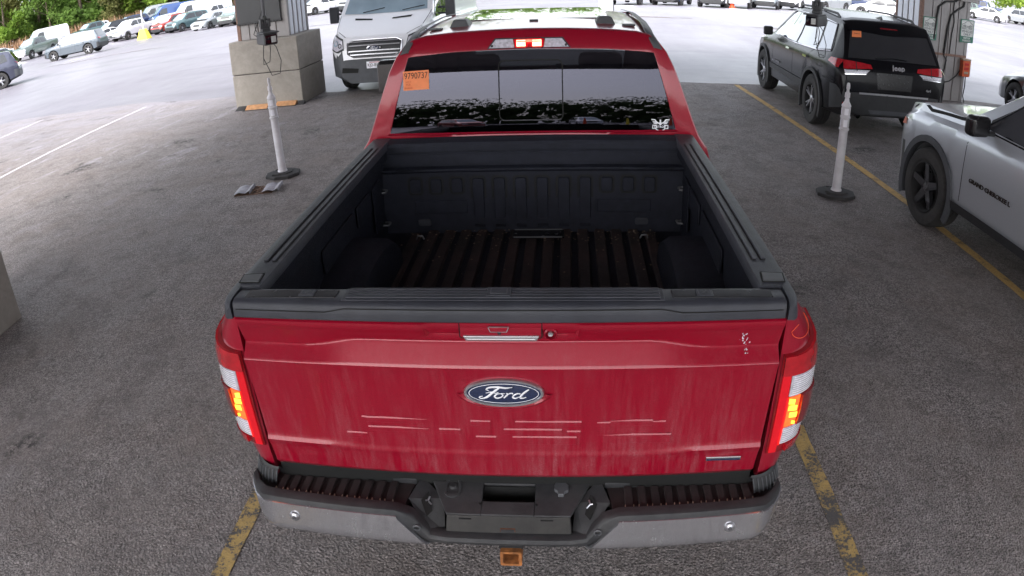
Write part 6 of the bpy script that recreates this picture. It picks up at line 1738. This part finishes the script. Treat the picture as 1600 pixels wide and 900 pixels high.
CARS = [
 ('suv', 'bluegrey', -34.2, 41.0, 116, 'blue grey crossover standing apart in front of the left car row, side on'),
 ('pickup', 'green', -49.5, 53.5, 38, 'dark green grey pickup facing out, just left of the lone crossover'),
 ('sedan', 'white', -64.0, 62.5, 50, 'white car peeping above the navy SUV at the far left'),
 ('van', 'white', -60.0, 67.5, 62, 'white van behind the dark green pickup at the left end of the row'),
 ('suv', 'white', -56.0, 72.0, 60, 'white SUV behind the lone crossover roof, left side'),
 ('pickup', 'teal', -52.8, 68.0, 60, 'teal pickup behind the tail of the lone crossover'),
 ('sedan', 'white', -44.6, 59.0, 66, 'white sedan directly right of the lone crossover, side showing'),
 ('suv', 'navy', -51.5, 74.0, 70, 'navy blue SUV behind the white sedan right of the crossover'),
 ('pickup', 'white', -41.6, 59.8, 42, 'white pickup facing out with a black grille, left of the yellow marker'),
 ('van', 'silver', -51.0, 80.0, 65, 'long silver van in the rear row behind the white pickup'),
 ('suv', 'white', -40.2, 64.0, 50, 'white SUV right behind the yellow marker'),
 ('suv', 'red', -37.6, 61.0, 46, 'red SUV facing out in the left row'),
 ('suv', 'teal', -35.0, 59.6, 50, 'dark teal SUV right of the red one in the left row'),
 ('van', 'blue', -46.0, 75.0, 75, 'blue van in the rear row behind the red SUV'),
 ('van', 'white', -42.5, 74.5, 60, 'white van in the rear row next to the blue van'),
 ('sedan', 'silver', -30.5, 56.0, 36, 'silver sedan facing out towards the right end of the left row'),
 ('suv', 'green', -28.0, 56.0, 24, 'grey green SUV facing out next to the left pillar'),
 ('suv', 'navy', -29.6, 60.0, 24, 'dark blue SUV squeezed between silver sedan and grey green SUV'),
 ('pickup', 'white', -36.5, 68.0, 45, 'white pickup in the second row behind the dark teal SUV'),
 ('suv', 'white', -33.4, 70.0, 50, 'white SUV in the second row behind the silver sedan'),
 ('sedan', 'red', -31.5, 76.0, 60, 'small red car deep in the rear rows left of the pillar'),
 ('suv', 'black', -48.5, 66.0, 55, 'black SUV in the second row behind the white sedan'),
 ('sedan', 'teal', -60.5, 58.5, 50, 'teal sedan at the far left of the front row'),
 ('suv', 'pearl', -27.0, 66.0, 35, 'pale SUV in the second row behind the grey green SUV'),
 ('sedan', 'black', -22.9, 58.0, 40, 'black car just right of the left pillar'),
 ('sedan', 'white', -20.6, 57.5, 48, 'white sedan between the left pillar and the white van'),
 ('sedan', 'navy', -18.4, 61.0, 50, 'navy sedan behind the wing mirror of the white van'),
 ('suv', 'silver', -16.6, 56.5, 40, 'silver SUV mostly behind the white van windscreen'),
 ('pickup', 'white', 4.6, 45.2, 14, 'white pickup facing out above the truck aerial'),
 ('suv', 'navy', 7.2, 45.4, 12, 'navy SUV facing out between two white pickups'),
 ('suv', 'white', 9.9, 44.2, 8, 'white SUV close beside the white pickup with the orange cone'),
 ('pickup', 'pearl', 11.6, 45.0, 6, 'pale pickup facing out, orange cone at its corner'),
 ('suv', 'grey', 14.0, 47.0, 2, 'dark grey SUV facing out right of the orange cone'),
 ('suv', 'white', 17.0, 49.2, 18, 'white SUV facing out above the black SUV bonnet'),
 ('suv', 'silver', 20.3, 51.8, 34, 'silver SUV above the black SUV windscreen, wheel showing'),
 ('sedan', 'navy', 24.0, 57.0, 40, 'navy sedan above the hanging camera'),
 ('sedan', 'white', 22.6, 46.6, 92, 'white sedan parked side on just left of the right pillar'),
 ('suv', 'black', 30.5, 60.0, 50, 'black SUV behind the roof of the side on white sedan'),
 ('sedan', 'white', 43.8, 65.0, 100, 'white sedan side on, right of the pillar'),
 ('pickup', 'navy', 49.5, 75.0, 100, 'dark blue pickup behind the right hand white sedan'),
 ('suv', 'silver', 50.5, 69.5, 48, 'silver SUV right of the side on white sedan'),
 ('sedan', 'white', 55.5, 71.5, 60, 'white sedan at the extreme right edge'),
 ('suv', 'green', 41.0, 66.5, 60, 'dark green SUV tucked behind the pillar edge on the right'),
]
for c_ in CARS: place_car(*c_)
for i, (k, c_, x, y, rel, lab) in enumerate((('sedan', 'white', -14, -30, 60, 'white sedan behind the camera, mirrored in the rear window'), ('suv', 'red', -7, -42, 20, 'red SUV behind the camera, mirrored in the rear window'), ('pickup', 'grey', 9.5, -26, 80, 'grey pickup behind the camera, mirrored in the rear window'), ('suv', 'white', 1.5, -46, 10, 'white SUV behind the camera, mirrored in the rear window'), ('sedan', 'silver', 16, -44, 30, 'silver sedan behind the camera, mirrored in the rear window'), ('suv', 'navy', -22, -46, 30, 'navy SUV behind the camera, mirrored in the rear window'))):
    place_car(k, c_, x, y, rel, lab, 'cars behind the camera')
def cone(x, y, lab, h=.75, m_='cone_orange', nm='traffic_cone', cat='cone', grp=None):
    t_ = thing(nm, lab, cat, (x, y, gz(x, y)), .3, grp)
    g = MB(); g.lathe([(.17, .03), (.13, .25 * h), (.09, .55 * h), (.03, h)], 'z', seg=16); g.build('cone_body', m_, t_)
    g = MB(); g.lathe([(.131, .38 * h), (.102, .55 * h)], 'z', seg=16, cap=False); g.build('cone_band', 'reflective_white', t_)
    g = MB(); g.box(-.2, .2, -.2, .2, .004, .035); g.build('cone_base', m_, t_, smooth=0, bevel=.006)
cone(10.55, 42.6, 'orange traffic cone in front of the pale pickup at the top of the picture', .95)
for i, (x, y, m_) in enumerate(((.8, -20, 'cone_orange'), (2.6, -23, 'barrier_yellow'), (4.5, -24, 'cone_orange'))): cone(x, y, ('orange', 'yellow', 'second orange')[i] + ' marker cone added behind the camera, standing in for a reflected person in hi-vis', 1.5, m_)  # added cones, in place of hi-vis people mirrored in the rear window
yb_ = thing('marker_pyramid', 'yellow pyramid marker with a pole in front of the left car row', 'marker', (-36.8, 54.4, gz(-36.8, 54.4)))
g = MB(); g.add([(-.62, -.4, .0), (.62, -.4, 0), (.62, .4, 0), (-.62, .4, 0), (-.32, -.2, .95), (.28, -.2, .95), (.28, .2, .95), (-.32, .2, .95)], [(0, 3, 2, 1), (4, 5, 6, 7), (0, 1, 5, 4), (1, 2, 6, 5), (2, 3, 7, 6), (3, 0, 4, 7)]); g.build('pyramid', 'barrier_yellow', yb_, smooth=0, bevel=.04)
g = MB(); g.tube([(0, 0, .9), (0, 0, 2.7)], .05, 6); g.build('pole', 'post_white', yb_)
# white lamp base far ahead
lp = thing('lamp_post', 'thick white painted lamp column standing in the bright lot beyond the truck roof', 'lamp post', (1.93, 29.35, 0))
g = MB(); g.lathe([(.34, .0), (.33, .9), (.30, .92), (.12, .93), (.11, 8.0)], 'z', seg=28); g.build('column', 'cladding_white', lp)
g = MB(); g.box(-.3, .3, -1.2, .2, 7.95, 8.15); g.build('lamp_head', 'cladding_white', lp, smooth=0, bevel=.03)
# lorry box with coloured lettering
bt = thing('box_trailer', 'white box trailer with blue and red lettering above the parked vans', 'trailer', (-41.0, 78.5, gz(-41, 78.5)), math.atan2(77 , -41.2) - PI / 2 + R(4))
g = MB(); g.box(-1.45, 1.45, -.2, 6.0, 1.1, 4.0); g.build('trailer_box', 'cladding_white', bt, smooth=0, bevel=.04)
for s_ in (-1, 1):
    for y in (1.0, 4.6): put_wheel(bt, 'van', s_ * 1.1, y, s_)
g = MB(); g.box(-1.1, 1.1, 0, 5.8, .8, 1.1); g.build('trailer_frame', 'trim_black', bt, smooth=0)
g = MB(); g.box(-.22, .70, -.215, -.20, 2.2, 3.5); pq = g.build('blue_panel', 'bus_blue', bt, smooth=0)
text_obj('panel_lettering', 'CARS', .62, 'white_ink', pq, frame((.25, -.23, 2.95), (1, 0, 0), (0, 0, 1), .62), .004, bold=.02)
g = MB(); g.box(.82, 1.36, -.215, -.20, 2.5, 3.7); g.build('red_panel', 'plastic_red', bt, smooth=0)
g = MB(); g.prism(rrect(-1.1, -.45, 2.2, 3.0, .2), 'y', -.215, -.20); g.build('yellow_panel', 'barrier_yellow', bt, smooth=0)

# ------------------------------------------------------------------ trees
def tree_meshes(seed, h, r_, leaf, n=1500, tall=1.0):
    rnd = random.Random(seed)
    tk = MB(); tk.tube([(0, 0, -.5), (.05, .0, h * .3), (-.1, .1, h * .6), (.1, 0, h * .9)], [h * .022, h * .017, h * .011, h * .003], 7)
    cl = []
    for k in range(26):
        z = h * (.12 + .86 * rnd.random() ** .9); f = math.sin(PI * min(1, (z / h) ** .8)) * .9 + .22
        a = rnd.random() * 2 * PI; d = r_ * f * rnd.random() ** .5
        c = Vector((d * math.cos(a), d * math.sin(a), z)); cl.append((c, r_ * rnd.uniform(.22, .42)))
        if k % 3 == 0: tk.tube([(0, 0, z * .7), (c.x * .5, c.y * .5, z * .85), tuple(c)], [h * .008, h * .005, h * .002], 5)
    cr_ = MB()
    for k in range(n):
        c, q = cl[k % len(cl)]
        v = Vector((rnd.gauss(0, 1), rnd.gauss(0, 1), rnd.gauss(0, .8))); v.normalize(); v *= q * rnd.random() ** .33
        p = c + v; s_ = rnd.uniform(.14, .42) * h / 12
        n1 = Vector((rnd.gauss(0, 1), rnd.gauss(0, 1), rnd.gauss(.6, 1))).normalized(); u = n1.orthogonal().normalized(); w_ = n1.cross(u); a = rnd.random() * 6
        u2 = u * math.cos(a) + w_ * math.sin(a); w2 = n1.cross(u2)
        cr_.add([p - u2 * s_, p - w2 * s_ * .5 + n1 * s_ * .15, p + u2 * s_, p + w2 * s_ * .6 - n1 * s_ * .1], [(0, 1, 2, 3)])
    return tk.mesh('trunk', ['bark'], 60), cr_.mesh('crown', [leaf], 0, fix=False)
TM = [tree_meshes(11, 13, 4.2, 'leaf_bright', 3600), tree_meshes(12, 15, 4.6, 'leaf_dark', 3600), tree_meshes(13, 12, 3.8, 'leaf_olive', 3200), tree_meshes(14, 14, 4.4, 'leaf_bright', 3600), tree_meshes(15, 9, 3.6, 'leaf_dark', 2000)]
def put_tree(k, x, y, s_, lab, grp):
    tk, cr_ = TM[k]
    t_ = thing('tree', lab, 'tree', (x, y, gz(x, y)), random.random() * 6, grp); t_.scale = (s_, s_, s_ * random.uniform(.9, 1.15))
    for nm, me in (('trunk', tk), ('crown', cr_)):
        o = bpy.data.objects.new(nm, me); col.objects.link(o); o.parent = t_
LB = {0: 'leafy bright green tree', 1: 'dense dark green tree', 2: 'thin olive yellow tree', 3: 'leafy bright green tree', 4: 'low dark green bushy tree'}
MARKS = [(-99, 'the left frame edge'), (-47.5, 'the navy SUV'), (-44, 'the dark green pickup'), (-41.5, 'the lone crossover bonnet'), (-38.5, 'the lone crossover tail'), (-35.5, 'the white pickup'), (-33, 'the yellow marker'), (-31, 'the dark teal SUV'), (-28.5, 'the box trailer'), (-26.5, 'the left pillar')]
rnd = random.Random(4)
for row, (off, n) in enumerate(((0, 12), (6, 11), (13, 10))):
    for i in range(n):
        t_ = i / (n - 1)
        ax, ay = lerp(-96, -46, t_), lerp(64, 89, t_)
        x, y = ax - .43 * off + rnd.uniform(-1.5, 1.5), ay + .90 * off + rnd.uniform(-1.5, 1.5)
        k = rnd.choice((0, 0, 1, 2, 3, 3, 4)) if row < 2 else rnd.choice((0, 1, 3))
        if i < 3 and row == 0: k = 2
        az = math.degrees(math.atan2(x - CX, y - CY)); mk = [m_ for a, m_ in MARKS if a <= az][-1]
        put_tree(k, x, y, rnd.uniform(.8, 1.15), LB[k] + ', ' + ('front', 'second', 'rear')[row] + ' rank of the wood, above ' + mk, 'trees behind the far left car rows')
# wood that stands behind the visible rows and round the rest of the lot (seen in reflections): one mass
def wood(name, pts, lab_leaf, seed, h=11, step=2.2, dens=110, sz=1.0):
    rnd = random.Random(seed); g = MB()
    for (a, b) in zip(pts[:-1], pts[1:]):
        d = math.hypot(b[0] - a[0], b[1] - a[1]); n = int(d / step)
        for i in range(n):
            x, y = lerp(a[0], b[0], i / n), lerp(a[1], b[1], i / n)
            hh = h * rnd.uniform(.7, 1.15)
            for k in range(26):
                px_, py_ = x + rnd.gauss(0, 1.0), y + rnd.gauss(0, 1.0); z = gz(x, y) + hh * .78 * rnd.random(); s_ = rnd.uniform(1.0, 1.7)
                n1 = Vector((rnd.gauss(0, 1), rnd.gauss(0, 1), rnd.gauss(.2, .6))).normalized(); u = n1.orthogonal().normalized() * s_; w_ = n1.cross(u)
                p = Vector((px_, py_, z)); g.add([p - u, p - w_ * .7, p + u, p + w_ * .8], [(0, 1, 2, 3)])
            for k in range(int(dens)):
                px_, py_ = x + rnd.gauss(0, 1.8), y + rnd.gauss(0, 1.8); z = gz(x, y) + hh * rnd.random() ** .8; s_ = rnd.uniform(.35, .8) * sz
                n1 = Vector((rnd.gauss(0, 1), rnd.gauss(0, 1), rnd.gauss(.4, 1))).normalized(); u = n1.orthogonal().normalized() * s_; w_ = n1.cross(u)
                p = Vector((px_, py_, z)); g.add([p - u, p - w_ * .6, p + u, p + w_ * .7], [(0, 1, 2, 3)])
    tag(g.build(name, lab_leaf, None, smooth=0, fix=False), kind='stuff')
wood('woodland', [(-105, 72), (-60, 102), (-30, 108), (-14, 116), (30, 128), (66, 108)], 'leaf_dark', 5, 15)
wood('woodland', [(-110, 66), (-120, 10), (-90, -50), (-40, -82), (20, -90), (70, -76), (110, -20), (112, 40), (90, 90)], 'leaf_far', 6, 11, 2.6, 420, .5)
for i, (x, y, k) in enumerate(((66, 88, 0), (72, 84, 3), (77, 79, 1), (82, 74, 0), (61, 93, 3), (55, 98, 1))):
    put_tree(k, x, y, .9, ('leafy bright green' if k != 1 else 'dense dark green') + ' tree beyond the cars at the top right corner', 'trees beyond the right hand cars')
# dry reeds in front of the wood
rnd = random.Random(8); g = MB()
for i in range(5200):
    t_ = rnd.random(); x = lerp(-93, -12, t_) + rnd.gauss(0, .8); y = lerp(60, 99, t_) + rnd.gauss(0, .9); z = gz(x, y)
    h = rnd.uniform(.8, 2.3); a = rnd.random() * 3; w_ = rnd.uniform(.05, .14); lx, ly = rnd.gauss(0, .25), rnd.gauss(0, .25)
    g.add([(x - w_ * math.cos(a), y - w_ * math.sin(a), z), (x + w_ * math.cos(a), y + w_ * math.sin(a), z), (x + lx, y + ly, z + h)], [(0, 1, 2)])
tag(g.build('dry_reeds', 'reed', None, smooth=0, fix=False), kind='stuff')
